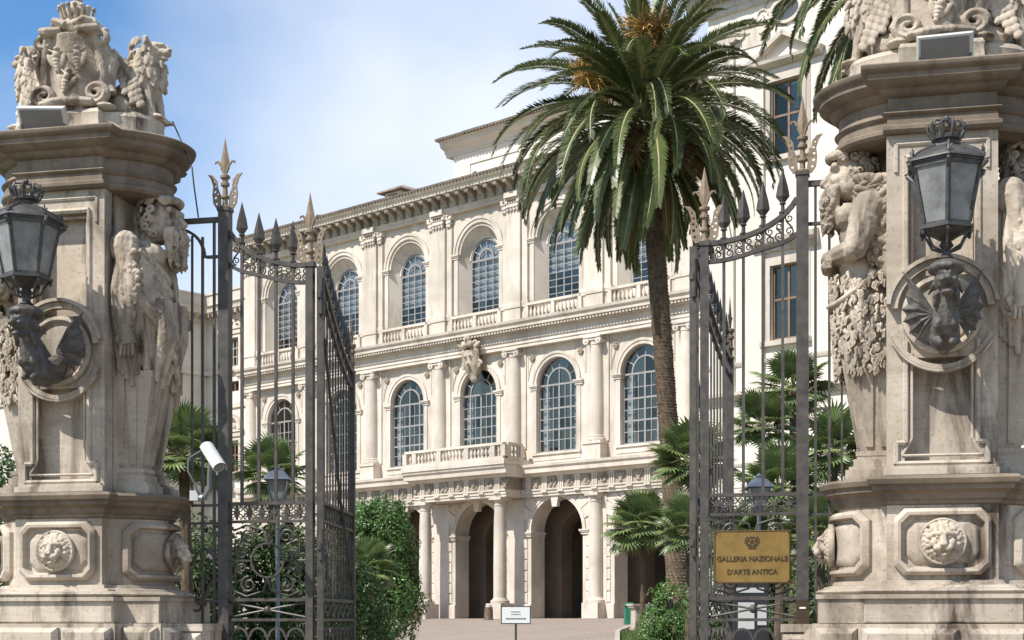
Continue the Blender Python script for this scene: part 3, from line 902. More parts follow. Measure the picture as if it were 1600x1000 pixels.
for x in WWX:
    for z in (11.2, 18.6):
        casement(x-0.75, x+0.75, z, z+3.0, WY+0.18, None)
        fr = MB()
        for o_, y_ in ((0.18,0.06),(0.36,0.03)):
            fr.box(x-0.75-o_,x-0.75-o_+0.18,WY-y_,WY+0.05,z-0.02,z+3.0+o_).box(x+0.75+o_-0.18,x+0.75+o_,WY-y_,WY+0.05,z-0.02,z+3.0+o_)
            fr.box(x-0.75-o_+0.18,x+0.75+o_-0.18,WY-y_,WY+0.05,z+3.0+o_-0.18,z+3.0+o_)
        fr.box(x-1.15,x+1.15,WY-0.2,WY+0.05,z-0.24,z-0.04)
        fr.build('window_surround', FS, PAL)
    MB().extr([(WY+0.02,14.75),(WY-0.12,14.76),(WY-0.16,14.95),(WY-0.45,15.05),(WY-0.5,15.25),(WY+0.02,15.4)], x-1.5, x+1.5).build('window_hood', FS, PAL)
    pdm = MB()
    pdm.extr([(WY+0.02,22.15),(WY-0.12,22.16),(WY-0.35,22.3),(WY-0.38,22.42),(WY+0.02,22.44)], x-1.7, x+1.7)
    for s in (-1, 1):
        T = Matrix.Translation((x+s*0.85, 0, 22.9)) @ Matrix.Rotation(-s*0.5*-1 if False else s*0.52, 4, 'Y')
        pdm.box(-1.02,1.02,WY-0.36,WY+0.02,-0.08,0.1,T)
    pdm.build('pediment', FS, PAL)
    ov = MB()
    P = [(0.62*cos(2*pi*i/24), 0.42*sin(2*pi*i/24)) for i in range(24)]; Q = [(a*1.25, b*1.3) for a, b in P]
    ov.loops([[(x+a,WY+0.0,24.35+b) for a,b in P],[(x+a,WY-0.1,24.35+b) for a,b in P],[(x+a,WY-0.1,24.35+b) for a,b in Q],[(x+a,WY+0.0,24.35+b) for a,b in Q]], False, False)
    ov.build('oval_frame', FS, PAL)
    MB().prism([(x+a*0.99, 24.35+b*0.99) for a, b in P], WY-0.012, WY+0.02).build('oval_dark_plate', MAT['dark_room'], PAL)  # no hole cut: a dark plate carries the shade in its colour
    for s in (-1, 1):
        gd = MB().spiral((x+s*1.15, WY-0.03, 24.4), 0.3, 0.05, 1.2, 0.05).tube([(x+s*1.2,WY-0.03,24.2),(x+s*1.6,WY-0.03,24.45),(x+s*2.1,WY-0.03,24.3)], 0.06, 5)
        gd.build('garland', FS, PAL)
for a in (20.3, 21.75):
    w_ = 1.05
    for (z0, z1) in ((9.25, 23.2),):
        p = MB().box(a, a+w_, WY-0.14, WY+0.02, z0, z1).build('wing_pilaster', FP, PAL)
        cpp = MB().box(a-0.1,a+w_+0.1,WY-0.26,WY+0.02,z1+0.85,z1+1.0)
        for s in (0, 1): cpp.tube([(a+s*w_,WY-0.26,z1+0.62),(a+s*w_,WY,z1+0.62)], 0.22, 10)
        cpp.box(a+0.05,a+w_-0.05,WY-0.18,WY+0.02,z1,z1+0.85)
        cpp.build('capital', FS, p)
    w_ = 0.5
for z, d, h_ in ((8.9,0.35,0.35),(10.3,0.10,0.2),(7.6,0.15,0.4),(6.2,0.08,0.15)):
    MB().extr([(WY+0.02,z),(WY-d*0.4,z+0.002),(WY-d,z+h_*0.6),(WY-d,z+h_),(WY+0.02,z+h_+0.04)], WX0-d*0.6, WX1).build('string_course', FS, PAL)
for r in range(8):
    z = 0.3+r*0.72
    for i in range(10):
        a = WX0+0.05+i*2.4+(1.2 if r % 2 else 0)
        MB().block(a, a+2.34, WY-0.045, WY+0.01, z, z+0.68, 0.02).build('wing_block', FP, PAL)
WC = [(WY+0.02,24.9),(WY-0.12,24.9),(WY-0.12,25.1),(WY-0.18,25.12),(WY-0.18,25.4),(WY-0.5,25.55),(WY-0.5,25.62),(WY-0.3,25.64),(WY-0.3,26.0),(WY-1.15,26.05),(WY-1.18,26.3),(WY-1.35,26.5),(WY+0.02,26.5)]
MB().extr(WC, WX0-0.9, WX1).build('wing_cornice', FS, PAL)
dn = MB()
for i in range(90): dn.box(WX0-0.2+0.26*i, WX0-0.2+0.26*i+0.15, WY-0.44, WY-0.2, 25.40, 25.56)
dn = dn.build('wing_dentil_course', FR, PAL); dn['kind'] = 'stuff'
mdw = MB().extr([(WY-1.05,26.04),(WY-1.05,25.9),(WY-0.8,25.82),(WY-0.45,25.66),(WY-0.28,25.7),(WY-0.28,26.04)], -0.16, 0.16).mesh('wing_modillion')
for i in range(22): ob('wing_modillion', mdw, FR, PAL, (WX0+0.2+0.85*i, 0, 0))
MB().box(WX0, WX1, WY+0.5, 12, 26.3, 26.49).build('wing_roof', MAT['roof_tile'], PAL)

# recessed bay and left wing beyond the gate
LX0, LX1 = -29.2, X0-0.02
xm = (LX0+LX1)/2+0.3
rect_wall(LX0, LX1, 0, 20.6, [(xm-0.65,xm+0.65,9.9,12.0),(xm-0.6,xm+0.6,15.3,16.0),(xm-0.65,xm+0.65,17.0,18.9)], 0.6, 1.0).build('bay_wall', FP, PAL)
casement(xm-0.65,xm+0.65,9.9,12.0,0.75,None); casement(xm-0.6,xm+0.6,15.3,16.0,0.75,None,2,()); casement(xm-0.65,xm+0.65,17.0,18.9,0.75,None,3,(0.33,0.66),'window_metal')
for z0, z1 in ((9.9,12.0),(17.0,18.9)):
    sr = MB()
    for s in (-1, 1):
        a, b = sorted((xm+s*0.65, xm+s*0.95)); sr.box(a,b,0.5,0.62,z0-0.1,z1+0.25)
    sr.box(xm-0.65,xm+0.65,0.5,0.62,z1,z1+0.25).box(xm-1.15,xm+1.15,0.3,0.62,z0-0.35,z0-0.08)
    sr.box(xm-1.2,xm+1.2,0.35,0.62,z1+0.55,z1+0.72).box(xm-0.95,xm+0.95,0.42,0.615,z1+0.24,z1+0.56)
    if z0 < 12: sr.arch(xm,12.7,0.85,1.1,0.3,0.62,0,pi,14); sr.ell((xm,0.5,12.9),(0.35,0.2,0.3))
    else:
        for dx in (-0.6,0.6): sr.arch(xm+dx,19.5,0.3,0.45,0.4,0.62)
        sr.arch(xm,19.6,0.4,0.55,0.38,0.618)
    sr.build('window_surround', FS, PAL)
def side_cornice(x0, x1, T, nm):
    MB().extr([(0.6,20.1),(0.5,20.12),(0.5,20.4),(0.3,20.55),(-0.1,20.75),(-0.12,21.0),(-0.25,21.15),(0.6,21.2)], x0, x1, T).build('cornice', FS, PAL)
    MB().extr([(0.0,21.21),(0.0,21.9),(-0.08,21.92),(-0.08,22.05),(0.5,22.06),(0.5,21.21)], x0, x1, T).build('parapet', FS, PAL)
    for i in range(int((x1-x0)/0.6)):
        MB().box(x0+0.2+i*0.6, x0+0.45+i*0.6, -0.05, 0.5, 20.42, 20.72, T).build('corbel', FR, PAL)
    for z, d in ((14.2,0.12),(16.6,0.25),(7.8,0.3),(8.5,0.12)):
        MB().box(x0, x1, 0.6-d, 0.61, z, z+0.3, T).build('string_course', FS, PAL)
side_cornice(LX0, LX1, None, 'a')
TL = Matrix.Translation((LX0-0.6, 0.6, 0)) @ Matrix.Rotation(pi/2, 4, 'Z')     # local x -> +y, front faces +x
TL = Matrix(((0,-1,0,LX0+0.6),(1,0,0,0),(0,0,1,0),(0,0,0,1)))
hl = [(-9.2+i*3.3,-8.0+i*3.3,z,z+dz) for i in range(3) for z, dz in ((9.9,2.6),(15.1,1.6))]
rect_wall(WY, 0.6, 0, 20.6, hl, 0.6, 1.0, TL).build('left_wing_wall', FP, PAL)
for h in hl: casement(h[0],h[1],h[2],h[3],0.75,TL,2,(0.5,),'window_wood')
side_cornice(WY, 0.55, TL, 'b')
for y in (-0.35, -3.2, -6.5, -9.9):
    MB().box(y-0.3,y+0.3,0.5,0.61,0,20.1,TL).build('wing_pilaster', FP, PAL)
TF = Matrix.Translation((LX0-30, WY-0.6, 0))
hf = [(4+i*5.0,5.3+i*5.0,z,z+2.6) for i in range(5) for z in (9.9,15.3,3.5)]
rect_wall(0, 30, 0, 20.6, hf, 0.6, 1.0, TF).build('left_wing_wall', FP, PAL)
for h in hf: casement(h[0],h[1],h[2],h[3],0.75,TF,2,(0.5,),'window_wood')
side_cornice(0, 30, TF, 'c')
MB().box(LX0-30, LX0-0.02, WY+0.5, 14, 20.62, 21.0).box(LX0-0.02, LX1, 1.0, 14, 20.62, 21.0).build('left_wing_roof', MAT['roof_tile'], PAL)
MB().box(LX0-30, LX0-29.6, WY+0.5, 14, 0, 20.6).build('left_wing_wall', FP, PAL)
# gull on the eaves
gl = MB().ell((0,0,0.14),(0.22,0.09,0.09)).ell((0.2,0,0.26),(0.07,0.06,0.06)).cap((0.12,0,0.16),(0.2,0,0.25),0.05,0.05).cap((0.26,0,0.26),(0.33,0,0.25),0.015,0.008).cap((-0.1,0,0.15),(-0.36,0,0.12),0.06,0.015).cap((0,0.03,0.1),(0,0.03,0.0),0.012).cap((0,-0.03,0.1),(0,-0.03,0.0),0.012)
g = ob('gull', sculpt(gl, 0.015, 1, name='gull'), MAT['gull_white'], None)
Mw = Matrix.Translation((P0.x,P0.y,ZF)) @ Matrix.Rotation(-TH,4,'Z')
g.location = Mw @ Vector((-2.3,-1.0,24.86)); g.rotation_euler = (0,0,2.2)
tag(g, 'small pale gull perched on the tiled eaves below the attic', 'bird')
# ------------------------------------------------------------------ gate pillars
PHI = radians(12.57)
GC = Vector((-0.23, 14.605, 0)); HALF = 4.134
E1 = Vector((cos(PHI), -sin(PHI), 0)); E2 = Vector((sin(PHI), cos(PHI), 0))
TV, TC, TD = MAT['travertine'], MAT['travertine_carved'], MAT['travertine_dirty']

DP = 0.62                                    # half depth of a pillar
def plan(o, w=0.46, d=DP, R=0.88, Ry=0.60, n=16):
    w, d, R, Ry = w+o, d+o, R+o, Ry+o
    yj = Ry*sqrt(max(0.0, 1-(w/R)**2)); t0 = atan2(yj/Ry, w/R)
    arc = [(R*cos(-t0+2*t0*i/n), Ry*sin(-t0+2*t0*i/n)) for i in range(n+1)]
    d = max(d, yj+0.005)
    return [(-w,-d),(w,-d)]+arc+[(w,d),(-w,d)]+[(-x,-y) for x, y in arc]
def sweep(prof, **k):
    return MB().loops([[(x, y, z) for x, y in plan(o, **k)] for o, z in prof])

PM = {}          # shared meshes of both pillars
# mouldings with breaks: die, ledge, cornice, entablature
PM['plinth'] = MB().box(-1.04,1.04,-0.60,0.60,1.58,1.80).block(-0.65,0.65,-0.78,0.78,1.581,1.799,0.012).mesh('plinth')
PM['ledge'] = sweep([(0.17,1.80),(0.17,1.825),(0.19,1.835),(0.20,1.855),(0.17,1.875),(0.13,1.885),(0.12,1.90),(0.05,1.915),(0.04,1.945),(0.0,1.95)]).box(-1.06,1.06,-0.62,0.62,1.79,1.828).box(-0.675,0.675,-0.81,0.81,1.789,1.827).mesh('ledge')
PM['die'] = sweep([(0.0,1.94),(0.0,2.60)]).mesh('die')
PM['cornice'] = sweep([(0.0,2.59),(0.02,2.60),(0.03,2.63),(0.05,2.64),(0.06,2.68),(0.10,2.71),(0.12,2.715),(0.125,2.75),(0.155,2.765),(0.165,2.79),(0.17,2.805),(0.15,2.83),(0.0,2.85)]).mesh('cornice')
PM['entablature'] = sweep([(-0.06,5.78),(0.01,5.785),(0.03,5.81),(0.03,5.84),(0.0,5.86),(-0.005,5.93),(0.02,5.94),(0.03,5.955),(0.0,5.98),(-0.01,6.0),(-0.01,6.09)]).mesh('entablature')
PM['crown_cornice'] = sweep([(-0.01,6.088),(0.03,6.10),(0.06,6.13),(0.07,6.15),(0.10,6.155),(0.15,6.19),(0.165,6.205),(0.17,6.25),(0.20,6.265),(0.215,6.29),(0.22,6.31),(0.19,6.33),(-0.1,6.36)]).mesh('crown_cornice')
SK = dict(w=0.36, d=0.50, R=0.80, Ry=0.42)
PM['socle'] = sweep([(0.03,6.35),(0.03,6.40),(0.0,6.42),(-0.01,6.52),(0.0,6.56),(-0.02,6.60)], **SK).mesh('socle')
# shaft
core = MB().box(-0.38,0.38,-0.42,0.42,2.84,5.785).box(-0.45,0.45,-0.36,0.36,2.84,5.784)
PM['shaft'] = core.mesh('shaft')
def stiles(sy):
    f = MB(); q = lambda a,b,c,d,e=0.0: f.box(a,b,*sorted((sy*(0.57+e), sy*0.41)),c,d)
    q(-0.46,-0.31,2.85,5.78); q(0.31,0.46,2.85,5.78)
    q(-0.31,0.31,5.60,5.78); q(-0.31,0.31,2.85,2.92); q(-0.311,0.311,3.86,4.56,-0.003)
    return f
PM['shaft_frame'] = stiles(-1).merge(stiles(1)).mesh('shaft_frame')
# panel mouldings of the shaft front: upper panel, hood over the roundel, lower eared panel
def bead(path, r, y, closed=True):
    mb = MB(); P = path+[path[0]] if closed else path
    for a, b in zip(P, P[1:]):
        mb.tube([(a[0],y,a[1]),(b[0],y,b[1])], r, 6)
    return mb
um = bead([(-0.30,4.50),(-0.30,5.58),(0.30,5.58),(0.30,4.50)], 0.028, -0.570, False)
um.merge(bead([(-0.25,4.52),(-0.25,5.53),(0.25,5.53),(0.25,4.52)], 0.016, -0.515, False))
um.merge(bead([(-0.38,5.46),(-0.38,5.70),(0.38,5.70),(0.38,5.46)], 0.022, -0.570, False))
um.merge(bead([(-0.30,4.0),(-0.30,3.13),(-0.38,3.13),(-0.38,2.95),(0.38,2.95),(0.38,3.13),(0.30,3.13),(0.30,4.0)], 0.026, -0.580, False))
um.merge(bead([(-0.25,3.9),(-0.25,3.16),(-0.33,3.02),(0.33,3.02),(0.25,3.16),(0.25,3.9)], 0.014, -0.570, False))
um.box(-0.47,0.47,-0.630,-0.560,2.852,2.905).box(-0.44,0.44,-0.610,-0.560,2.905,2.93)
PM['panel_moulding'] = um.mesh('panel_moulding')
hd = MB().arch(0, 4.26, 0.37, 0.43, -0.640, -0.550, 0.05, pi-0.05, 24).arch(0, 4.26, 0.433, 0.465, -0.670, -0.550, 0.12, pi-0.12, 24)
hd.arch(0, 4.2, 0.41, 0.45, -0.620, -0.550, pi+0.35, 2*pi-0.35, 24).arch(0, 4.2, 0.455, 0.475, -0.640, -0.550, pi+0.5, 2*pi-0.5, 24)
PM['hood_moulding'] = hd.mesh('hood_moulding')
PM['roundel'] = MB().lathe([(0.34,0),(0.34,0.04),(0.335,0.06),(0.30,0.075),(0.28,0.06),(0.27,0.035),(0.25,0.03),(0.235,0.045),(0.0001,0.05)], 40, M=Matrix.Translation((0,-0.560,4.22)) @ Matrix.Rotation(pi/2,4,'X')).mesh('roundel')

# die panels: a frame with clipped corners round a raised field, flat in front, bent on the round sides
def octo(hw, hh, c, n=8, notch=0.0):
    P = [(-hw+c,-hh),(hw-c,-hh),(hw,-hh+c),(hw,hh-c),(hw-c,hh),(-hw+c,hh),(-hw,hh-c),(-hw,-hh+c)]
    out = []
    for a, b in zip(P, P[1:]+P[:1]):
        for i in range(n):
            t = i/n; out.append((a[0]+(b[0]-a[0])*t, a[1]+(b[1]-a[1])*t))
    return out
def panel(hw, hh, bend):
    zc = 2.275
    def mp(p, h):
        x, z = p
        if not bend: return (x, -DP-h, zc+z)
        R = 0.88; a = x/0.66
        return ((R+h)*cos(a), (0.60+h)*sin(a), zc+z)
    fr = MB()
    A = [(octo(hw,hh,0.085),-0.01),(octo(hw,hh,0.085),0.04),(octo(hw-0.012,hh-0.012,0.08),0.055),(octo(hw-0.03,hh-0.03,0.078),0.075),(octo(hw-0.055,hh-0.055,0.072),0.07),(octo(hw-0.062,hh-0.062,0.07),0.03),(octo(hw-0.075,hh-0.075,0.068),-0.012)]
    fr.loops([[mp(p, h) for p in P] for P, h in A], False, False)
    fl = MB()
    Bq = [(octo(hw-0.09,hh-0.09,0.075),-0.01),(octo(hw-0.095,hh-0.095,0.075),0.008),(octo(hw-0.13,hh-0.125,0.06),0.03)]
    Bq += [([(x*t, z*t) for x, z in octo(hw-0.13,hh-0.125,0.06)], 0.03) for t in (0.75,0.5,0.25,0.02)]
    fl.loops([[mp(p, h) for p in P] for P, h in Bq], False, True)
    return fr.mesh('panel_frame'), fl.mesh('panel_field')
PM['pf'], PM['pp'] = panel(0.40, 0.285, False)
PM['cf'], PM['cp'] = panel(0.56, 0.285, True)

# lion mask medallion, facing -y
def lion():
    m = MB(); r = random.Random(5)
    m.lathe([(0.19,0),(0.20,0.02),(0.20,0.05),(0.19,0.06),(0.18,0.055),(0.172,0.035),(0.0001,0.035)], 36, M=Matrix.Rotation(pi/2,4,'X'))
    m.ell((0,-0.035,0.0),(0.15,0.055,0.15),16,8)
    m.ell((0,-0.065,0.005),(0.098,0.075,0.118),14,10)
    m.ell((0,-0.115,-0.05),(0.062,0.06,0.045)); m.cap((0,-0.115,0.075),(0,-0.165,-0.02),0.026,0.034); m.ell((0,-0.182,-0.03),(0.036,0.022,0.02))
    for s in (-1,1):
        m.ell((s*0.042,-0.15,-0.062),(0.044,0.04,0.032)); m.cap((s*0.022,-0.137,0.062),(s*0.078,-0.108,0.060),0.024,0.018)
        m.ell((s*0.048,-0.128,0.030),(0.017,0.015,0.011)); m.ell((s*0.072,-0.10,-0.015),(0.035,0.045,0.045)); m.ell((s*0.088,-0.075,0.10),(0.026,0.022,0.026))
        m.cap((s*0.05,-0.13,-0.095),(s*0.02,-0.14,-0.11),0.02,0.016)
    m.ell((0,-0.12,-0.118),(0.04,0.045,0.02)); m.ell((0,-0.105,-0.14),(0.028,0.04,0.022))
    for ring, (R, n, s) in enumerate(((0.098,12,0.028),(0.125,17,0.026),(0.15,23,0.021))):
        for k in range(n):
            a = 2*pi*(k+0.5*ring)/n+r.uniform(-0.06,0.06)
            if ring == 0 and sin(a) < 0.25: continue
            y = -0.088+0.016*ring; b = a+0.22*(1 if cos(a) > 0 else -1)*(1 if ring % 2 else -0.6)
            m.cap((R*cos(a),y,R*sin(a)),((R+0.035)*cos(b),y+0.022,(R+0.035)*sin(b)),s,s*0.55,6,3)
    return sculpt(m, 0.0055, 1, name='lion_mask', fac=0.3)
PM['lion'] = lion()

# ---- sculptured terms (half figures carrying the entablature); they face +x
def ring_pts(n, rx, ry, c, a0=0.0, a1=2*pi):
    return [(c[0]+rx*cos(a0+(a1-a0)*i/n), c[1]+ry*sin(a0+(a1-a0)*i/n)) for i in range(n+1)]
AX = 0.62
def face(M_, hx, hz, beard=True, seed=1, S=1.28):
    m = MB(); face0(m, 0, 0, beard, seed)
    return M_.merge(m, Matrix.Translation((hx,0,hz)) @ Matrix.Scale(S,4))
def face0(m, hx, hz, beard, seed):
    r = random.Random(seed)
    m.ell((hx,0,hz),(0.155,0.13,0.185)); m.ell((hx+0.07,0,hz-0.06),(0.11,0.105,0.12))
    m.cap((hx+0.135,0,hz+0.045),(hx+0.20,0,hz-0.035),0.018,0.03)            # nose
    m.cap((hx+0.12,-0.09,hz+0.065),(hx+0.135,0.09,hz+0.065),0.028)          # brow
    for s in (-1,1):
        m.ell((hx+0.115,s*0.05,hz+0.03),(0.02,0.024,0.016)); m.ell((hx+0.11,s*0.07,hz-0.03),(0.045,0.04,0.04))
        m.ell((hx-0.02,s*0.135,hz-0.0),(0.03,0.02,0.045))
    m.cap((hx+0.15,-0.035,hz-0.085),(hx+0.15,0.035,hz-0.085),0.02)
    if beard:
        for k in range(60):
            a = r.uniform(-1.5,1.5); t = r.random()
            x = hx+0.10+0.09*cos(a)*(1-0.2*t); y = 0.12*sin(a)*(1-0.45*t); z = hz-0.09-0.22*t
            m.cap((x,y,z),(x+r.uniform(-0.02,0.03),y+r.uniform(-.03,.03),z-0.055),0.030,0.018)
        for s in (-1,1): m.cap((hx+0.17,s*0.01,hz-0.06),(hx+0.15,s*0.085,hz-0.11),0.022,0.016)
    for k in range(40):                                                     # curls
        a = r.uniform(0.75,2*pi-0.75); ph = r.uniform(-0.9,1.5)
        x = hx-0.01+0.165*cos(a)*cos(ph); y = 0.145*sin(a)*cos(ph); z = hz+0.03+0.185*sin(ph)
        if cos(a) > 0.2 and ph < 0.35: continue
        m.ell((x,y,z),(0.034,0.034,0.03),6,5)
        m.ell((x*1.0+0.02*cos(a),y*1.1,z-0.02),(0.02,0.02,0.022),6,4)
    for k in range(14):
        a = -1.2+2.4*k/13
        m.ell((hx+0.02+0.14*cos(a),0.135*sin(a),hz+0.14),(0.036,0.03,0.034),6,5)
    return m
def hair(hx, hz, seed, S=1.28):
    """curled locks over the skull and down the beard, kept crisp"""
    r = random.Random(seed); m = MB()
    def curl(c, n_, R_, t):
        n_ = Vector(n_).normalized(); a = n_.cross(Vector((0,0,1)))
        a = a.normalized() if a.length > 0.05 else Vector((1,0,0)); b = n_.cross(a)
        P = [Vector(c)+n_*(0.012+0.014*i/9)+(a*cos(0.75*i)+b*sin(0.75*i))*(R_*(1-0.075*i)) for i in range(10)]
        m.tube(P, [t]*7+[t*0.9,t*0.8,t*0.6], 5)
    for k in range(105):
        a = r.uniform(0.6,2*pi-0.6); ph = r.uniform(-0.85,1.5)
        if cos(a) > 0.15 and ph < 0.4: continue
        d = Vector((cos(a)*cos(ph), sin(a)*cos(ph), sin(ph)))
        curl((0.165*d.x-0.01, 0.145*d.y, 0.03+0.185*d.z), d, r.uniform(0.026,0.036), 0.014)
    for k in range(60):
        a = r.uniform(-1.5,1.5); t = r.random()
        x = 0.11+0.10*cos(a)*(1-0.2*t); y = 0.125*sin(a)*(1-0.4*t); z = -0.10-0.22*t
        P = [(x,y,z),(x+0.012,y+0.018*sin(k),z-0.03),(x+0.006,y-0.012*sin(k),z-0.06),(x+0.02,y,z-0.085)]
        m.tube(P, [0.014,0.017,0.013,0.005], 5)
    return MB().merge(m, Matrix.Translation((hx,0,hz)) @ Matrix.Scale(S,4)).mesh('hair', True, 60)
def hand(m, p, d, s=1):
    """palm at p, four curled fingers along d, thumb from its side"""
    p = Vector(p); d = Vector(d).normalized(); u = Vector((0,0,1)); 
    m.ell(p, (0.065,0.075,0.05), 8, 6)
    for i in range(4):
        q = p+d*0.05+u*(0.045-0.028*i)
        m.cap(q, q+d*(0.075-0.008*abs(i-1)), 0.0175, 0.016); q2 = q+d*(0.075-0.008*abs(i-1))
        m.cap(q2, q2+d*0.035+Vector((-0.045,0,-0.008)), 0.016, 0.013)
    m.cap(p+u*0.04, p+u*0.085+d*0.045, 0.02, 0.016)
    return m
def torso(m):
    m.ell((AX-0.04,0,5.06),(0.29,0.38,0.36),14,10); m.ell((AX,0,4.68),(0.25,0.33,0.36),14,10); m.ell((AX-0.04,0,4.25),(0.27,0.33,0.42),14,10); m.ell((AX-0.2,0,4.8),(0.2,0.3,0.7),14,10)
    for s in (-1,1):
        m.ell((AX+0.16,s*0.16,5.2),(0.12,0.17,0.13)); m.ell((AX-0.04,s*0.38,5.24),(0.16,0.14,0.18))
        for k in range(3): m.ell((AX+0.19,s*0.085,4.92-0.12*k),(0.06,0.07,0.055))
        for k in range(3): m.cap((AX+0.15,s*0.24,4.98-0.09*k),(AX+0.22,s*0.14,4.93-0.09*k),0.035,0.03)
    m.cap((AX,0,5.4),(AX+0.1,0,5.52),0.15,0.12)
    return m
def telamon_b():
    b = face(torso(MB()), AX+0.13, 5.60, True, 2)
    for s, z in ((-1,4.84),(1,4.76)):
        b.cap((AX+0.0,s*0.42,5.24),(AX+0.1,s*0.47,4.86),0.135,0.105); b.ell((AX+0.03,s*0.44,5.1),(0.14,0.12,0.2))
        b.cap((AX+0.1,s*0.46,4.86),(AX+0.34,s*0.02,z+0.03),0.105,0.07)
        hand(b, (AX+0.35,-s*0.06,z+0.03), (0.05,-s,0.1))
    body = sculpt(b, 0.0105, 1, [('CLOUDS',0.05,0.012)], 'telamon_body', 0.35)
    f = MB(); r = random.Random(11)
    f.ell((AX-0.03,0,4.36),(0.31,0.38,0.38),14,10); f.ell((AX-0.06,0,4.02),(0.28,0.33,0.3)); f.ell((AX-0.2,0,4.2),(0.2,0.36,0.45))
    for k in range(620):                       # locks of the fleece round the hips
        a = r.uniform(-2.6,2.6); z = r.uniform(3.82,4.68); t = (z-3.82)/0.86
        q = Vector((AX-0.03+(0.285+0.05*t)*cos(a), (0.355+0.05*t)*sin(a), z)); w = r.uniform(-1,1)*0.035; u = Vector((-sin(a), cos(a), 0))
        n_ = Vector((cos(a), sin(a), 0))
        f.tube([q, q+n_*0.025+u*w*0.5+Vector((0,0,-0.025)), q+n_*0.02+u*w+Vector((0,0,-0.055)), q+n_*0.035+u*w*0.4+Vector((0,0,-0.085))], [0.014,0.023,0.018,0.006], 5)
    P = [(AX+0.34*cos(a), 0.41*sin(a), 4.58+0.05*sin(2*a)-0.14*cos(a)) for a in [-2.4+4.8*i/16 for i in range(17)]]
    f.tube(P, 0.024, 8)
    pass
    fleece = f.mesh('fleece', True, 60)
    p = MB()                                   # pelt over the shoulder nearest the pier
    for k in range(220):
        t = r.random(); a = r.uniform(-0.9,1.1)
        x = AX-0.05-0.18*t+0.2*sin(a)*0.5; y = -0.40-0.06*cos(a)+0.10*t; z = 5.48-0.75*t
        p.cap((x+r.uniform(-.12,.12),y+r.uniform(-.05,.03),z),(x+r.uniform(-.12,.12),y-0.03,z-0.05),0.036,0.02,6,2)
    p.ell((AX-0.1,-0.33,5.3),(0.21,0.14,0.24)); p.ell((AX-0.2,-0.33,4.9),(0.14,0.12,0.4)); p.ell((AX+0.02,-0.34,5.44),(0.16,0.13,0.10))
    pelt = p.mesh('pelt', True, 60)
    return body, fleece, pelt
def telamon_a():
    b = face(torso(MB()), AX+0.15, 5.58, True, 9)
    for s in (-1,1):
        b.cap((AX,s*0.40,5.2),(AX+0.02,s*0.42,4.8),0.13,0.1); b.cap((AX+0.02,s*0.46,4.8),(AX+0.25,s*0.34,4.62),0.09,0.065)
        hand(b, (AX+0.29,s*0.30,4.60), (0.6,-s*0.6,-0.2))
    body = sculpt(b, 0.0105, 1, [('CLOUDS',0.05,0.012)], 'telamon_body', 0.35)
    c = MB(); r = random.Random(4)
    # cloak: long falling folds from the shoulders to an uneven hem
    for k in range(30):
        a = -2.9+3.5*k/29
        x0, y0 = AX-0.02+0.16*cos(a), 0.34*sin(a)
        zt = 5.30-0.08*abs(sin(a*0.7)); zh = 3.86+0.22*abs(sin(k*1.9))+0.25*max(0,cos(a))
        P, R = [], []
        for i in range(7):
            t = i/6; w = 1+0.35*sin(pi*min(1,t*1.15))-0.12*t
            P.append((AX-0.02+(0.18*w+0.06*t)*cos(a+0.25*t)+0.02*sin(k+5*t), 0.39*w*sin(a+0.22*t), zt+(zh-zt)*t)); R.append((0.036+0.018*(k % 3 == 0))*(1-0.35*abs(t-0.4)))
        c.tube(P, R, 7)
    c.ell((AX-0.05,-0.03,4.65),(0.19,0.33,0.60),12,10)
    for k in range(7):                          # folds thrown across the chest
        P = [(AX+0.12+0.16*sin(pi*t)+0.03*k*0.3, -0.42+0.72*t, 5.20-0.09*k-0.50*t-0.07*k*t) for t in [i/8 for i in range(9)]]
        c.tube(P, [0.035+0.01*(k%2)]*9, 7)
    for k in range(4):
        P = [(AX+0.28+0.02*k, -0.3+0.13*k, 4.75), (AX+0.33, -0.28+0.13*k, 4.4), (AX+0.22, -0.24+0.12*k, 3.95-0.06*(k%2))]
        c.tube(P, [0.06,0.075,0.03], 7)
    c.ell((AX+0.06,-0.02,4.3),(0.24,0.30,0.38),12,10)
    cloak = sculpt(c, 0.010, 0, [('CLOUDS',0.022,0.010)], 'cloak')
    p = MB()                                    # beast's forepaw and tail hanging over the cloak
    for k in range(120):
        t = r.random(); z = 5.2-0.95*t
        x, y = AX+0.04+0.05*sin(5*t), -0.46-0.02*sin(4*t)
        p.cap((x+r.uniform(-.07,.07),y+r.uniform(-.03,.03),z),(x+r.uniform(-.07,.07),y-0.01,z-0.06),0.032,0.016,6,2)
    p.tube([(AX+0.02,-0.43,5.22),(AX+0.08,-0.47,4.9),(AX+0.02,-0.48,4.45),(AX+0.05,-0.47,4.28)], [0.07,0.07,0.06,0.08], 8)
    for i in range(4): p.cap((AX-0.01+0.035*i,-0.50,4.28),(AX-0.02+0.042*i,-0.51,4.18),0.022,0.014)
    pelt = p.mesh('pelt', True, 60)
    return body, cloak, pelt
tb_body, tb_fleece, tb_pelt = telamon_b()
ta_body, ta_cloak, ta_pelt = telamon_a()
HAIR_B, HAIR_A = hair(AX+0.13, 5.60, 31), hair(AX+0.15, 5.58, 32)
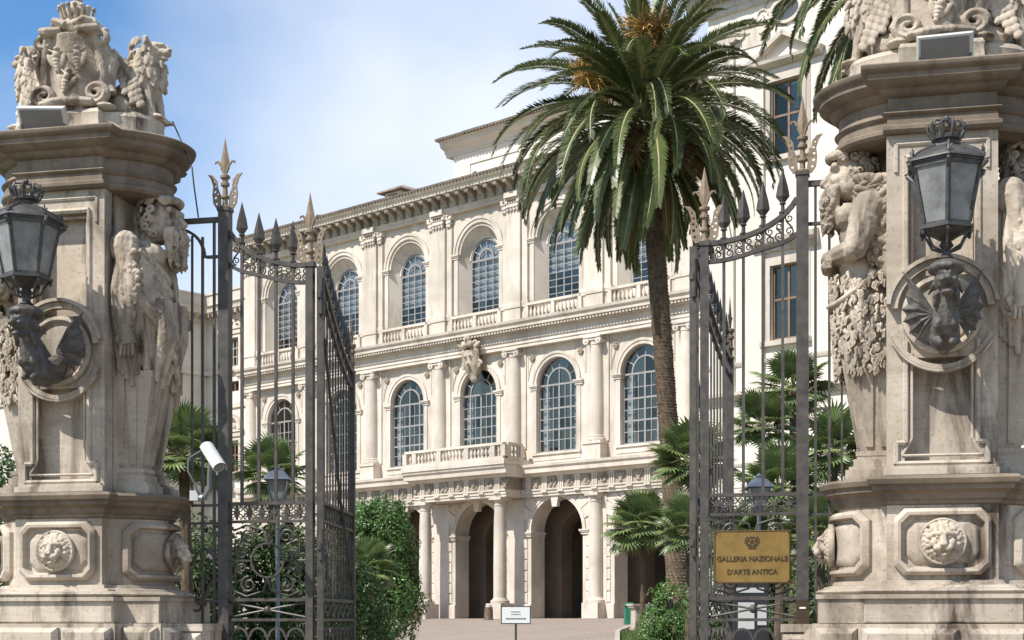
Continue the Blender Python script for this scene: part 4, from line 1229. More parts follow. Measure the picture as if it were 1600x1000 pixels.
# tapering fluted shaft under the figure
tm = MB()
def quadring(x0, x1, hy, z): return [(x0,-hy,z),(x1,-hy,z),(x1,hy,z),(x0,hy,z)]
tm.loops([quadring(0.2,0.68,0.22,3.10), quadring(0.18,0.84,0.32,4.05)])
for s in (-1,1):
    for k in range(3):
        a = 0.34+0.13*k
        tm.loops([[(a-0.03,s*0.215,3.14),(a+0.03,s*0.215,3.14),(a+0.03,s*0.24,3.14),(a-0.03,s*0.24,3.14)],
                  [(a-0.03,s*0.31,4.0),(a+0.08,s*0.31,4.0),(a+0.08,s*0.34,4.0),(a-0.03,s*0.34,4.0)]])
for k in range(3):
    y = -0.13+0.13*k
    tm.loops([[(0.675,y-0.035,3.14),(0.705,y-0.035,3.14),(0.705,y+0.035,3.14),(0.675,y+0.035,3.14)],
              [(0.83,y*1.35-0.05,4.0),(0.86,y*1.35-0.05,4.0),(0.86,y*1.35+0.05,4.0),(0.83,y*1.35+0.05,4.0)]])
PM['term_shaft'] = tm.mesh('term_shaft')
PM['term_base'] = MB().box(0.1,0.81,-0.34,0.34,2.845,2.93).box(0.1,0.78,-0.31,0.31,2.93,2.96).box(0.1,0.74,-0.28,0.28,2.96,3.03).box(0.1,0.71,-0.255,0.255,3.03,3.06).box(0.1,0.72,-0.26,0.26,3.06,3.10).mesh('term_base')

# ---- crest: cartouche with bees between two winged lions
sh = MB()
def shield():
    rows = []
    for i in range(11):
        t = i/10; z = 6.66+1.0*t
        hw = 0.22+0.13*sin(pi*min(1,t*0.8+0.12)); 
        rows.append([(hw*u, -0.44-0.16*(1-u*u)+0.05*t-0.12*t*t, z) for u in [-1+2*k/12 for k in range(13)]])
    back = [[(x*0.96, -0.30, z) for x, y, z in r] for r in rows]
    sh.loops([a+list(reversed(b)) for a, b in zip(rows, back)])
    for s in (-1,1):
        sh.tube([(s*(0.22+0.13*sin(pi*min(1,t*0.8+0.12))+0.02+0.10*max(0,t-0.75)), -0.47+0.05*t-0.12*t*t, 6.66+1.0*t) for t in [i/10 for i in range(11)]], [0.055]*11, 8)
        sh.spiral((s*0.33,-0.56,6.83), 0.15, 0.03, 1.6, 0.055, a0=-pi/2, sgn=s, n=30)                     # lower volutes
        sh.tube([(0,-0.66,6.70),(s*0.12,-0.68,6.68),(s*0.33,-0.62,6.67)], [0.06,0.07,0.06], 8)
        sh.spiral((s*0.36,-0.52,7.62), 0.13, 0.03, 1.5, 0.06, a0=pi/2, sgn=s, n=30)                       # upper volutes
        sh.tube([(s*0.10,-0.58,7.72),(s*0.25,-0.62,7.70),(s*0.36,-0.56,7.74)], [0.06,0.07,0.06], 8)
        sh.tube([(s*0.40,-0.48,7.52),(s*0.47,-0.42,7.3),(s*0.42,-0.40,7.0),(s*0.48,-0.45,6.85)], [0.05,0.07,0.06,0.05], 8)
        sh.ell((s*0.2,-0.6,6.66),(0.1,0.09,0.06)); sh.ell((s*0.42,-0.5,6.64),(0.13,0.12,0.06))
    sh.ell((0,-0.25,7.1),(0.34,0.16,0.5))
    sh.box(-0.2,0.2,-0.64,-0.2,6.58,6.66)
shield()
PM['shield'] = sculpt(sh, 0.010, 1, [('CLOUDS',0.1,0.01)], 'shield', 0.4)
tp = MB()
tp.box(-0.30,0.30,-0.66,-0.24,7.66,7.72); tp.ell((0,-0.42,7.9),(0.28,0.24,0.22))
for s in (-1,1):
    tp.tube([(s*0.1,-0.6,7.86),(s*0.3,-0.62,7.93),(s*0.42,-0.5,7.95)], [0.1,0.1,0.075], 8)
    tp.spiral((s*0.36,-0.55,7.9), 0.11, 0.02, 1.4, 0.04, a0=0, sgn=s)
    tp.cap((s*0.3,-0.4,8.0),(s*0.5,-0.36,7.86),0.08,0.06); tp.ell((s*0.52,-0.36,7.85),(0.08,0.07,0.07))
for k in range(9):
    a = pi*k/8
    tp.cap((0.26*cos(a),-0.42-0.2*sin(a),8.02),(0.32*cos(a),-0.42-0.25*sin(a),8.18),0.04,0.03); tp.ell((0.33*cos(a),-0.42-0.26*sin(a),8.22),0.045)
tp.ell((0,-0.42,8.2),(0.2,0.2,0.2)); tp.ell((0,-0.42,8.44),0.08)
PM['crest_crown'] = sculpt(tp, 0.011, 1, [('CLOUDS',0.08,0.01)], 'crest_crown', 0.4)
be = MB().ell((0,-0.02,0),(0.04,0.035,0.035)).ell((0,-0.015,0.055),(0.028,0.03,0.025))
for k in range(4): be.ell((0,-0.02,-0.04-0.028*k),(0.042-0.005*k,0.036-0.003*k,0.02))
for s in (-1,1):
    be.ell((s*0.06,-0.02,-0.045),(0.03,0.016,0.075),8,6,R=Matrix.Rotation(s*0.55,3,'Y'))
    for k in range(3): be.cap((s*0.03,-0.01,0.03-0.03*k),(s*0.09,0.0,0.06-0.05*k),0.011,0.008)
PM['bee'] = sculpt(be, 0.006, 1, name='bee')
def griffin():
    g = MB(); r = random.Random(8)
    g.ell((0.42,-0.02,6.86),(0.22,0.17,0.22)); g.ell((0.55,-0.02,7.02),(0.15,0.15,0.26)); g.ell((0.36,-0.02,6.72),(0.24,0.19,0.15))
    g.cap((0.57,-0.02,7.08),(0.60,-0.02,7.34),0.165,0.14); g.ell((0.60,-0.02,7.0),(0.16,0.17,0.2))
    hx, hz = 0.67, 7.40
    hh = MB()
    for c, q in (((0,0,0),(0.115,0.10,0.115)),((0.10,0,-0.02),(0.075,0.07,0.05)),((0.165,0,0.0),(0.028,0.04,0.025)),((0.09,0,-0.095),(0.065,0.05,0.022))): g.ell((hx+c[0],-0.02+c[1],hz+c[2]), q)
    g.cap((hx+0.04,-0.02,hz+0.07),(hx+0.14,-0.02,hz+0.035),0.028,0.024)
    for s in (-1,1):
        g.cap((hx+0.06,-0.02+s*0.06,hz+0.055),(hx+0.11,-0.02+s*0.045,hz+0.05),0.026); g.cap((hx-0.03,-0.02+s*0.09,hz+0.08),(hx-0.04,-0.02+s*0.10,hz+0.13),0.035,0.02)
        g.ell((hx+0.13,-0.02+s*0.035,hz-0.035),(0.045,0.03,0.03))
        g.cap((0.62,-0.02+s*0.10,7.0),(0.68,-0.02+s*0.11,6.8),0.075,0.05); g.cap((0.68,-0.02+s*0.11,6.8),(0.70,-0.02+s*0.11,6.62),0.045,0.045)
        g.ell((0.74,-0.02+s*0.11,6.61),(0.075,0.055,0.035))
        for t in range(3): g.cap((0.77,-0.06+s*0.11+0.035*t,6.61),(0.815,-0.06+s*0.11+0.035*t,6.595),0.02,0.015)
        g.ell((0.40,-0.02+s*0.16,6.74),(0.16,0.075,0.13)); g.ell((0.53,-0.02+s*0.17,6.62),(0.10,0.05,0.035))
        for t in range(3): g.cap((0.58,-0.055+s*0.17+0.035*t,6.62),(0.635,-0.055+s*0.17+0.035*t,6.605),0.02,0.015)
        for row in range(7):                    # wing of overlapping feathers
            for k in range(5-row//2):
                x = 0.52-0.075*k+0.02*row; z = 7.16-0.075*row+0.045*k
                g.ell((x,-0.02+s*(0.165+0.012*row),z),(0.046,0.03,0.058),7,5,R=Matrix.Rotation(0.35,3,'Y')@Matrix.Rotation(s*0.35,3,'X'))
        for k in range(5): g.cap((0.44-0.05*k,-0.02+s*0.15,7.2+0.03*k),(0.30-0.05*k,-0.02+s*0.13,7.40-0.02*k),0.035,0.02)
    for k in range(150):
        a = r.uniform(0,2*pi); t = r.random()
        x = 0.59+0.165*cos(a)+0.03*t; y = -0.02+0.16*sin(a); z = 7.0+0.50*t
        if x > 0.68 and z > 7.28: continue
        g.cap((x,y,z),(x+0.035*cos(a),y+0.035*sin(a),z-0.07),0.036,0.012,6,2)
    g.tube([(0.2,0.05,6.7),(0.1,0.12,6.75),(0.08,0.12,6.95),(0.16,0.1,7.05)], [0.04,0.04,0.035,0.05], 8)
    g.tube([(0.0,-0.02,6.605),(0.5,-0.02,6.605),(0.80,-0.02,6.595)], [0.05,0.1,0.08], 8, True, 0.4)
    return sculpt(g, 0.0095, 0, [('CLOUDS',0.04,0.006)], 'winged_lion')
PM['griffin'] = griffin()

# rusticated base courses
def base_blocks(root):
    MB().box(-1.09,1.09,-0.66,0.66,-0.1,1.575).box(-0.70,0.70,-0.83,0.83,-0.1,1.574).build('base', TV, root)
    for row in range(3):
        z1 = 1.535-0.5*row; z0 = z1-0.46
        cuts = [-1.08,-0.69]+([-0.2,0.69] if row % 2 else [0.14,0.69])+[1.08]
        for a, b in zip(cuts, cuts[1:]):
            inner = abs((a+b)/2) < 0.66
            y = -0.83 if inner else -0.66
            MB().block(a+0.02, b-0.02, y-0.07, y+0.02, z0, z1, 0.045).build('block', TV, root)
        for s in (-1,1):
            T = Matrix(((0,-s,0,0),(1,0,0,0),(0,0,1,0),(0,0,0,1)))
            for a, b in ((-0.64,-0.25),(-0.22,0.22),(0.25,0.64)):
                MB().block(a, b, -1.16, -1.07, z0, z1, 0.045, T).build('block', TV, root)

def pillar(side):
    c = GC+E1*(side*HALF)
    root = empty('gate_pillar', (c.x, c.y, 0), -PHI)
    base_blocks(root)
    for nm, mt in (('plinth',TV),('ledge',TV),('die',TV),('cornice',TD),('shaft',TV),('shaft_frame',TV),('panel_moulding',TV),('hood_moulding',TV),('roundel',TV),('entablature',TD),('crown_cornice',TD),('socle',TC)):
        ob(nm, PM[nm], mt, root)
    for a in (0, pi):
        f = ob('panel_frame', PM['pf'], TV, root, rot=(0,0,a)); ob('panel_field', PM['pp'], TV, f)
        ob('lion_mask', PM['lion'], TC, f, (0,-DP-0.03,2.275), (0,0,0), 1.0)
        f = ob('panel_frame', PM['cf'], TV, root, rot=(0,0,a)); ob('panel_field', PM['cp'], TV, f)
        ob('lion_mask', PM['lion'], TC, f, (0.905,0,2.275), (0,0,pi/2))
    for s in (-1, 1):
        kind = 'a' if (side < 0) == (s > 0) else 'b'
        if side > 0: kind = 'b' if s < 0 else 'a'
        S = (s, 1, 1)
        if kind == 'a':
            t = ob('telamon', ta_body, TC, root, scl=S); ob('cloak', ta_cloak, TC, t); ob('pelt', ta_pelt, TC, t); ob('hair', HAIR_A, TC, t)
            t['label'] = 'bearded half figure wrapped in a long cloak'
        else:
            t = ob('telamon', tb_body, TC, root, scl=S); ob('fleece', tb_fleece, TC, t); ob('pelt', tb_pelt, TC, t); ob('hair', HAIR_B, TC, t)
            t['label'] = 'bare-chested bearded half figure with folded arms and a fleece round the hips'
        b = ob('term_shaft', PM['term_shaft'], TV, root, scl=S); ob('term_base', PM['term_base'], TV, b)
    k = ob('crest_shield', PM['shield'], TC, root, (0,0.14,2.0), (0,0,0), (0.84,0.95,0.70))
    for x, z in ((-0.13,7.36),(0.13,7.36),(0,7.05)):
        y = -0.44-0.16*(1-(x/0.36)**2)+0.05*(z-6.66)-0.12*(z-6.66)**2
        ob('bee', PM['bee'], TC, k, (x, y, z), (0.12,0.25 if x == 0 else 0,0), (1.25,1.25,1.6))
    ob('crest_crown', PM['crest_crown'], TC, k, (0,-0.06,1.75), (0,0,0), (0.62,0.8,0.77))
    for s in (-1, 1): ob('winged_lion', PM['griffin'], TC, root, (s*0.02,0.05,0.86), scl=(s*1.0,1.0,0.87))
    return root
PL_, PR_ = pillar(-1), pillar(1)
tag(PL_, 'tall carved travertine gate pillar on the left, security camera at its side', 'pillar', 'gate pillars')
tag(PR_, 'tall carved travertine gate pillar on the right, beside the brass plaque', 'pillar', 'gate pillars')

# dwarf wall under the railings
for side in (-1, 1):
    c = GC+E1*(side*2.96)
    w = empty('dwarf_wall', (c.x, c.y, 0), -PHI)
    MB().box(-0.19,0.19,-0.3,0.3,-0.1,1.50).box(-0.2,0.2,-0.34,0.34,1.50,1.57).build('coping', TV, w)
    for r_ in range(3):
        MB().block(-0.18,0.18,-0.37,-0.29,1.02-0.5*r_,1.48-0.5*r_,0.04).build('block', TV, w)
    tag(w, 'low travertine wall under the railing beside the %s pillar' % ('left' if side < 0 else 'right'), 'wall')

# ------------------------------------------------------------------ wall lanterns on winged dragons
LI = MAT['lamp_iron']
def dragon():
    d = MB(); r = random.Random(2)
    d.tube([(0,0.02,-0.12),(0,-0.12,-0.24),(0,-0.28,-0.27),(0,-0.40,-0.16),(0,-0.44,0.0),(0,-0.46,0.12)], [0.10,0.13,0.145,0.125,0.105,0.10], 12)
    d.ell((0,-0.36,-0.23),(0.135,0.13,0.12)); d.ell((0,-0.50,0.16),(0.115,0.13,0.125)); d.ell((0,-0.62,0.12),(0.07,0.06,0.05))
    d.cap((0,-0.58,0.19),(0,-0.68,0.14),0.03,0.035); d.ell((0,-0.61,0.03),(0.062,0.07,0.03)); d.ell((0,-0.56,0.07),(0.05,0.06,0.03))
    for s in (-1,1):
        d.ell((s*0.055,-0.66,0.13),(0.03,0.025,0.025)); d.cap((s*0.02,-0.61,0.20),(s*0.10,-0.55,0.23),0.026,0.02); d.ell((s*0.05,-0.60,0.175),(0.018,0.018,0.014))
        d.cap((s*0.10,-0.48,0.14),(s*0.15,-0.40,0.08),0.03,0.012); d.cap((s*0.09,-0.52,0.04),(s*0.11,-0.5,-0.05),0.035,0.015)
        d.cap((s*0.09,-0.36,-0.3),(s*0.05,-0.46,-0.36),0.05,0.03); d.ell((s*0.07,-0.46,-0.2),(0.05,0.05,0.06))
    for k in range(6): d.ell((0,-0.5+0.012*k,-0.03-0.045*k),(0.07+0.008*k,0.04,0.018))
    d.tube([(0,-0.05,-0.2),(0,-0.2,-0.36),(0,-0.33,-0.38),(0,-0.36,-0.33)], [0.06,0.06,0.045,0.03], 8)
    d.tube([(0.14*cos(a),-0.48+0.14*sin(a),0.265) for a in [2*pi*i/14 for i in range(15)]], 0.032, 8); d.lathe([(0.14,0.25),(0.15,0.3),(0.10,0.33)], 16, (0,-0.48,0))
    return sculpt(d, 0.009, 1, [('CLOUDS',0.03,0.008)], 'dragon')
me_dr = dragon()
wg = MB()
tips = [(0.37,-0.10,0.36),(0.35,-0.08,0.16),(0.39,-0.07,0.04),(0.37,-0.06,-0.07),(0.31,-0.05,-0.17),(0.24,-0.05,-0.24)]
root_w = Vector((0.09,-0.14,-0.04)); pv = None
for i, t in enumerate(tips):
    t = Vector(t); wg.tube([root_w, (root_w+t)*0.5+Vector((0,-0.04,0.015)), t], [0.022,0.017,0.005], 6)
    if pv is not None:
        m_ = (pv+t)*0.5*0.84+root_w*0.16
        wg.add([root_w+Vector((0,-0.01,0)), (root_w+pv)*0.5+Vector((0,-0.045,0.01)), pv, m_, t, (root_w+t)*0.5+Vector((0,-0.045,0.01))], [(0,1,5),(1,2,3),(1,3,5),(3,4,5)])
    pv = t
me_wg = wg.mesh('dragon_wing', False)
def hexr(r, z, n=6, a0=pi/6): return [(r*cos(a0+2*pi*i/n), r*sin(a0+2*pi*i/n), z) for i in range(n)]
fm = MB()
for (r, z0, z1) in ((0.265,0.31,0.345),(0.30,0.285,0.31),(0.385,0.84,0.88),(0.40,0.88,0.90)):
    fm.loops([hexr(r,z0),hexr(r,z1)])
lo, hi = hexr(0.25,0.34), hexr(0.365,0.85)
for a, b in zip(lo, hi): fm.tube([a, b], 0.026, 4)
fm.loops([hexr(0.24,0.285),hexr(0.14,0.24),hexr(0.07,0.20)]); fm.lathe([(0.05,0.0),(0.085,0.03),(0.05,0.06),(0.045,0.12),(0.075,0.15),(0.05,0.19),(0.07,0.21)], 12)
for k in range(6):
    a = pi/6+2*pi*k/6; c_, s_ = cos(a), sin(a)
    fm.tube([(0.06*c_,0.06*s_,0.1),(0.16*c_,0.16*s_,0.14),(0.22*c_,0.22*s_,0.24),(0.25*c_,0.25*s_,0.27)], 0.014, 5)
    fm.ell((0.27*c_,0.27*s_,0.265),(0.022,0.022,0.035),6,5)
me_fm = fm.mesh('lantern_frame')
rfm = MB().loops([hexr(0.43,0.90),hexr(0.42,0.925),hexr(0.30,1.0),hexr(0.17,1.055),hexr(0.13,1.07),hexr(0.12,1.09)])
for k in range(6):
    a = pi/6+2*pi*k/6; c_, s_ = cos(a), sin(a)
    rfm.tube([(0.42*c_,0.42*s_,0.925),(0.30*c_,0.30*s_,1.005),(0.13*c_,0.13*s_,1.075)], 0.014, 5)
    rfm.cap((0.40*c_,0.40*s_,0.93),(0.395*c_,0.395*s_,1.03),0.022,0.006); 
    for s in (-1,1): rfm.cap((0.40*c_,0.40*s_,0.94),(0.40*c_-s*0.035*s_,0.40*s_+s*0.035*c_,0.99),0.015,0.006)
    rfm.cap((0.36*c_,0.36*s_,0.80),(0.43*c_,0.43*s_,0.86),0.02,0.025)
    rfm.cap((0.40*c_,0.40*s_,0.89),(0.46*c_,0.46*s_,0.885),0.02,0.01)
me_rfm = rfm.mesh('lantern_roof')
cw = MB().lathe([(0.11,1.08),(0.115,1.11),(0.15,1.125),(0.155,1.15),(0.13,1.16),(0.0001,1.165)], 16)
for k in range(10):
    a = 2*pi*k/10; c_, s_ = cos(a), sin(a)
    cw.tube([(0.14*c_,0.14*s_,1.14),(0.17*c_,0.17*s_,1.20),(0.19*c_,0.19*s_,1.25),(0.175*c_,0.175*s_,1.29)], [0.02,0.022,0.016,0.006], 5)
    for s in (-1,1): cw.cap((0.165*c_,0.165*s_,1.2),(0.18*c_-s*0.035*s_,0.18*s_+s*0.035*c_,1.245),0.012,0.008)
    if k % 2 == 0: cw.tube([(0.18*c_,0.18*s_,1.24),(0.13*c_,0.13*s_,1.30),(0.0,0.0,1.31)], 0.011, 5)
cw.ell((0,0,1.33),0.028)
me_cw = cw.mesh('lantern_crown')
gls = []
for k in range(6):
    a, b, c_, d_ = Vector(lo[k]), Vector(lo[(k+1) % 6]), Vector(hi[(k+1) % 6]), Vector(hi[k])
    n_ = (b-a).cross(d_-a).normalized()*0.004
    P = [p*0.985+Vector((0,0,p.z*0.015)) for p in (a,b,c_,d_)]
    gls.append(MB().loops([[p-n_ for p in P],[p+n_ for p in P]]).mesh('pane', False))
def lantern(side):
    c = GC+E1*(side*HALF)-E2*(DP-0.01)
    o = empty('wall_lantern', (c.x, c.y, 4.22), -PHI)
    d = ob('dragon_bracket', me_dr, MAT['bracket_iron'], o, (0,0,0.0), (0,0,0), (0.88,1.22,0.95))
    for s in (-1,1): ob('dragon_wing', me_wg, MAT['bracket_iron'], d, scl=(s,1,1))
    f = ob('lantern_frame', me_fm, LI, o, (0,-0.60,0.305), (0,0,0), (0.80,0.80,0.88))
    for g in gls: ob('pane', g, MAT['frosted_glass'], f)
    r_ = ob('lantern_roof', me_rfm, LI, o, (0,-0.60,0.305), (0,0,0), (0.80,0.80,0.88)); ob('crown', me_cw, LI, r_)
    tag(o, 'dark crowned iron lantern on a winged dragon bracket, fixed to the %s pillar' % ('left' if side < 0 else 'right'), 'lantern', 'lanterns on the pillars')
lantern(-1); lantern(1)

# floodlights lying on the crown cornices
def floodlight(side):
    c = GC+E1*(side*HALF+(-0.14 if side < 0 else 0.02))-E2*(DP+0.03)
    o = empty('floodlight', (c.x, c.y, 6.33), -PHI+(0.22 if side < 0 else -0.06)); o.scale = (0.9,0.9,0.82)
    T = Matrix.Translation((0,-0.02,0.17)) @ Matrix.Rotation(-1.0 if side > 0 else -0.95,4,'X')
    b = MB().loops([[(-0.25,-0.13,0.05),(0.25,-0.13,0.05),(0.25,0.14,0.06),(-0.25,0.14,0.06)],[(-0.26,-0.14,-0.02),(0.26,-0.14,-0.02),(0.26,0.15,-0.02),(-0.26,0.15,-0.02)],[(-0.24,-0.13,-0.05),(0.24,-0.13,-0.05),(0.24,0.14,-0.05),(-0.24,0.14,-0.05)]], M=T)
    T2 = T @ Matrix.Rotation(radians(90),4,'X')
    b.build('housing', MAT['white_plastic'], o)
    MB().box(-0.22,0.22,-0.11,0.12,-0.058,-0.049,T).build('glass', MAT['lens_glass'], o)
    k = MB()
    for s in (-1,1): k.box(s*0.23-0.012,s*0.23+0.012,-0.03,0.03,0.0,0.17)
    k.box(-0.24,0.24,-0.05,0.05,-0.005,0.012); k.build('bracket', MAT['dark_plastic'], o)
    tag(o, 'white rectangular floodlight on top of the %s pillar cornice' % ('left' if side < 0 else 'right'), 'floodlight', 'floodlights on the pillars')
floodlight(-1); floodlight(1)
# ------------------------------------------------------------------ iron gate
from mathutils.geometry import tessellate_polygon
GI, GG = MAT['gate_iron'], MAT['gilt_iron']
GO = GC+E1*0.09+E2*0.2
GM = {}
def plate(outer, holes, y0, y1):
    """flat iron plate in the xz plane with pierced holes"""
    polys = [[Vector((x, 0, z)) for x, z in p] for p in [outer]+holes]
    tri = tessellate_polygon([[Vector((p.x, p.z, 0)) for p in q] for q in polys])
    P = [p for q in polys for p in q]; n = len(P)
    vs = [(p.x, y0, p.z) for p in P]+[(p.x, y1, p.z) for p in P]
    fs = [tuple(t) for t in tri]+[tuple(i+n for i in reversed(t)) for t in tri]
    k = 0
    for q in polys:
        m = len(q)
        fs += [(k+i, k+(i+1) % m, k+(i+1) % m+n, k+i+n) for i in range(m)]
        k += m
    return MB().add(vs, fs)
def circ(x, z, r, n=6): return [(x+r*cos(2*pi*i/n), z+r*sin(2*pi*i/n)) for i in range(n)]
# spear head on its collar, base at z = 0
sp = MB().lathe([(0.016,-0.05),(0.03,-0.03),(0.035,-0.01),(0.018,0.0),(0.016,0.05),(0.032,0.06),(0.018,0.075)], 8)
sp.loops([[(0.02*cos(a),0.02*sin(a),0.07) for a in (0,pi/2,pi,3*pi/2)],[(0.058*cos(a),0.04*sin(a),0.12) for a in (0,pi/2,pi,3*pi/2)],[(0.045*cos(a),0.03*sin(a),0.2) for a in (0,pi/2,pi,3*pi/2)],[(0.002*cos(a),0.002*sin(a),0.36) for a in (0,pi/2,pi,3*pi/2)]])
GM['spear'] = sp.mesh('spear_head', True, 20)
# tall finial: ringed stem, blade, curls and two pierced leaves
fn = MB().lathe([(0.05,0.0),(0.05,0.015),(0.028,0.03),(0.026,0.09),(0.045,0.10),(0.045,0.12),(0.028,0.13),(0.024,0.21),(0.045,0.225),(0.045,0.25),(0.03,0.26),(0.03,0.29),(0.05,0.30),(0.05,0.325),(0.02,0.34)], 12)
fn.loops([[(w*cos(a),w*0.4*sin(a),z) for a in (0,pi/2,pi,3*pi/2)] for w, z in ((0.018,0.33),(0.05,0.40),(0.045,0.48),(0.025,0.58),(0.002,0.70))])
for s in (-1,1):
    fn.tube([(s*0.01,0,0.34),(s*0.035,0,0.42),(s*0.075,0,0.47),(s*0.10,0,0.465),(s*0.105,0,0.445)], [0.012,0.013,0.013,0.012,0.006], 6)
    o_ = [(0.03,0.0),(0.085,-0.01),(0.125,0.05),(0.135,0.14),(0.125,0.22),(0.15,0.30),(0.185,0.345),(0.13,0.335),(0.085,0.28),(0.075,0.20),(0.045,0.13),(0.045,0.06)]
    hs = [circ(0.09,0.05,0.014),circ(0.10,0.11,0.016),circ(0.075,0.145,0.011),circ(0.105,0.17,0.014),circ(0.10,0.225,0.012),circ(0.115,0.275,0.010)]
    fn.merge(plate([(s*x, z) for x, z in o_], [[(s*x, z) for x, z in h] for h in hs], -0.008, 0.008))
GM['finial'] = fn.mesh('finial', True, 30)
def sq(mb, u0, z0, z1, h=0.012): return mb.box(u0-h, u0+h, -h, h, z0, z1)
def ztop(u, t0=0.9):
    t = min(1, max(0, u/t0)); return 5.12+0.56*(1-sqrt(max(0, 1-(1-t)**2)))
def zlow(u): return ztop(u)-0.17-0.19*max(0, 1-u/0.5)**2
def flatbar(path, w, d):
    rings = []
    for i, (u, z) in enumerate(path):
        a, b = path[max(0,i-1)], path[min(len(path)-1,i+1)]
        t = Vector((b[0]-a[0], 0, b[1]-a[1])).normalized(); n = Vector((-t.z, 0, t.x))
        p = Vector((u,0,z)); rings.append([p+n*w+Vector((0,-d,0)), p+n*w+Vector((0,d,0)), p-n*w+Vector((0,d,0)), p-n*w+Vector((0,-d,0))])
    return MB().loops(rings)
US = [0.05+0.85*i/18 for i in range(19)]
GM['curved_rail'] = flatbar([(u, ztop(u)) for u in US], 0.022, 0.028).mesh('curved_rail')
GM['curved_rail2'] = flatbar([(u, zlow(u)) for u in US], 0.018, 0.022).mesh('curved_rail')
sc = MB()
for i, u in enumerate((0.12,0.21,0.30,0.40,0.49,0.58,0.67,0.77,0.85)):
    a, b = ztop(u), zlow(u); m = (a+b)/2; h = (a-b)/2-0.025; r_ = min(0.042, h*0.6)
    for s in (-1,1):
        sc.spiral((u, 0, m+s*h*0.52), r_, 0.008, 1.4, 0.009, a0=s*pi/2, sgn=1 if i % 2 else -1, n=18, k=5)
    sc.tube([(u-0.03,0,m-h*0.3),(u,0,m),(u+0.03,0,m+h*0.3)], 0.009, 5)
GM['scroll'] = sc.mesh('scrollwork')
mo = MB()
for s in (-1,1):
    mo.spiral((s*0.035,0,2.715), 0.03, 0.006, 1.2, 0.008, a0=pi/2, sgn=-s, n=14, k=5)
    mo.spiral((s*0.035,0,2.645), 0.03, 0.006, 1.2, 0.008, a0=-pi/2, sgn=s, n=14, k=5)
mo.box(-0.028,0.028,-0.015,0.015,2.665,2.695).box(-0.01,0.01,-0.012,0.012,2.61,2.75)
GM['motif'] = mo.mesh('scroll_motif')
bs = MB()                                   # big scroll panel under the rails
cu, cz = 0.45, 2.20
bs.tube([(cu+0.17*cos(2*pi*i/28),0,cz+0.17*sin(2*pi*i/28)) for i in range(29)], 0.012, 6)
for s in (-1,1):
    for v in (-1,1):
        bs.spiral((cu+s*0.20,0,cz+v*0.24), 0.085, 0.012, 1.7, 0.013, a0=-v*pi/2, sgn=s*v, n=26)
        bs.spiral((cu+s*0.27,0,cz+v*0.075), 0.055, 0.01, 1.6, 0.011, a0=v*pi/2, sgn=-s*v, n=22)
        bs.tube([(cu+s*0.20,0,cz+v*0.155),(cu+s*0.30,0,cz+v*0.20),(cu+s*0.34,0,cz+v*0.22),(cu+s*0.34,0,cz+v*0.05)], 0.011, 5)
        bs.tube([(cu,0,cz+v*0.17),(cu+s*0.04,0,cz+v*0.30),(cu+s*0.22,0,cz+v*0.355),(cu+s*0.36,0,cz+v*0.30),(cu+s*0.37,0,cz+v*0.34)], 0.011, 5)
    bs.tube([(cu+s*0.17,0,cz),(cu+s*0.40,0,cz)], 0.010, 5)
GM['bigscroll'] = bs.mesh('scrollwork')
xb = MB()
for s in (-1,1): xb.tube([(0.05,0,1.71+s*0.075),(0.45,0,1.71),(0.86,0,1.71+s*0.075)], 0.012, 6)
xb.ell((0.45,0,1.71),(0.04,0.035,0.04))
GM['cross'] = xb.mesh('cross_brace')
ac = MB()
for i in range(4): ac.arch(0.15+0.2*i, 1.44, 0.075, 0.095, -0.01, 0.01, 0, pi, 12)
for i in range(5): ac.box(0.05+0.2*i-0.01,0.05+0.2*i+0.01,-0.01,0.01,0.25,1.45)
GM['arcs'] = ac.mesh('arch_row')

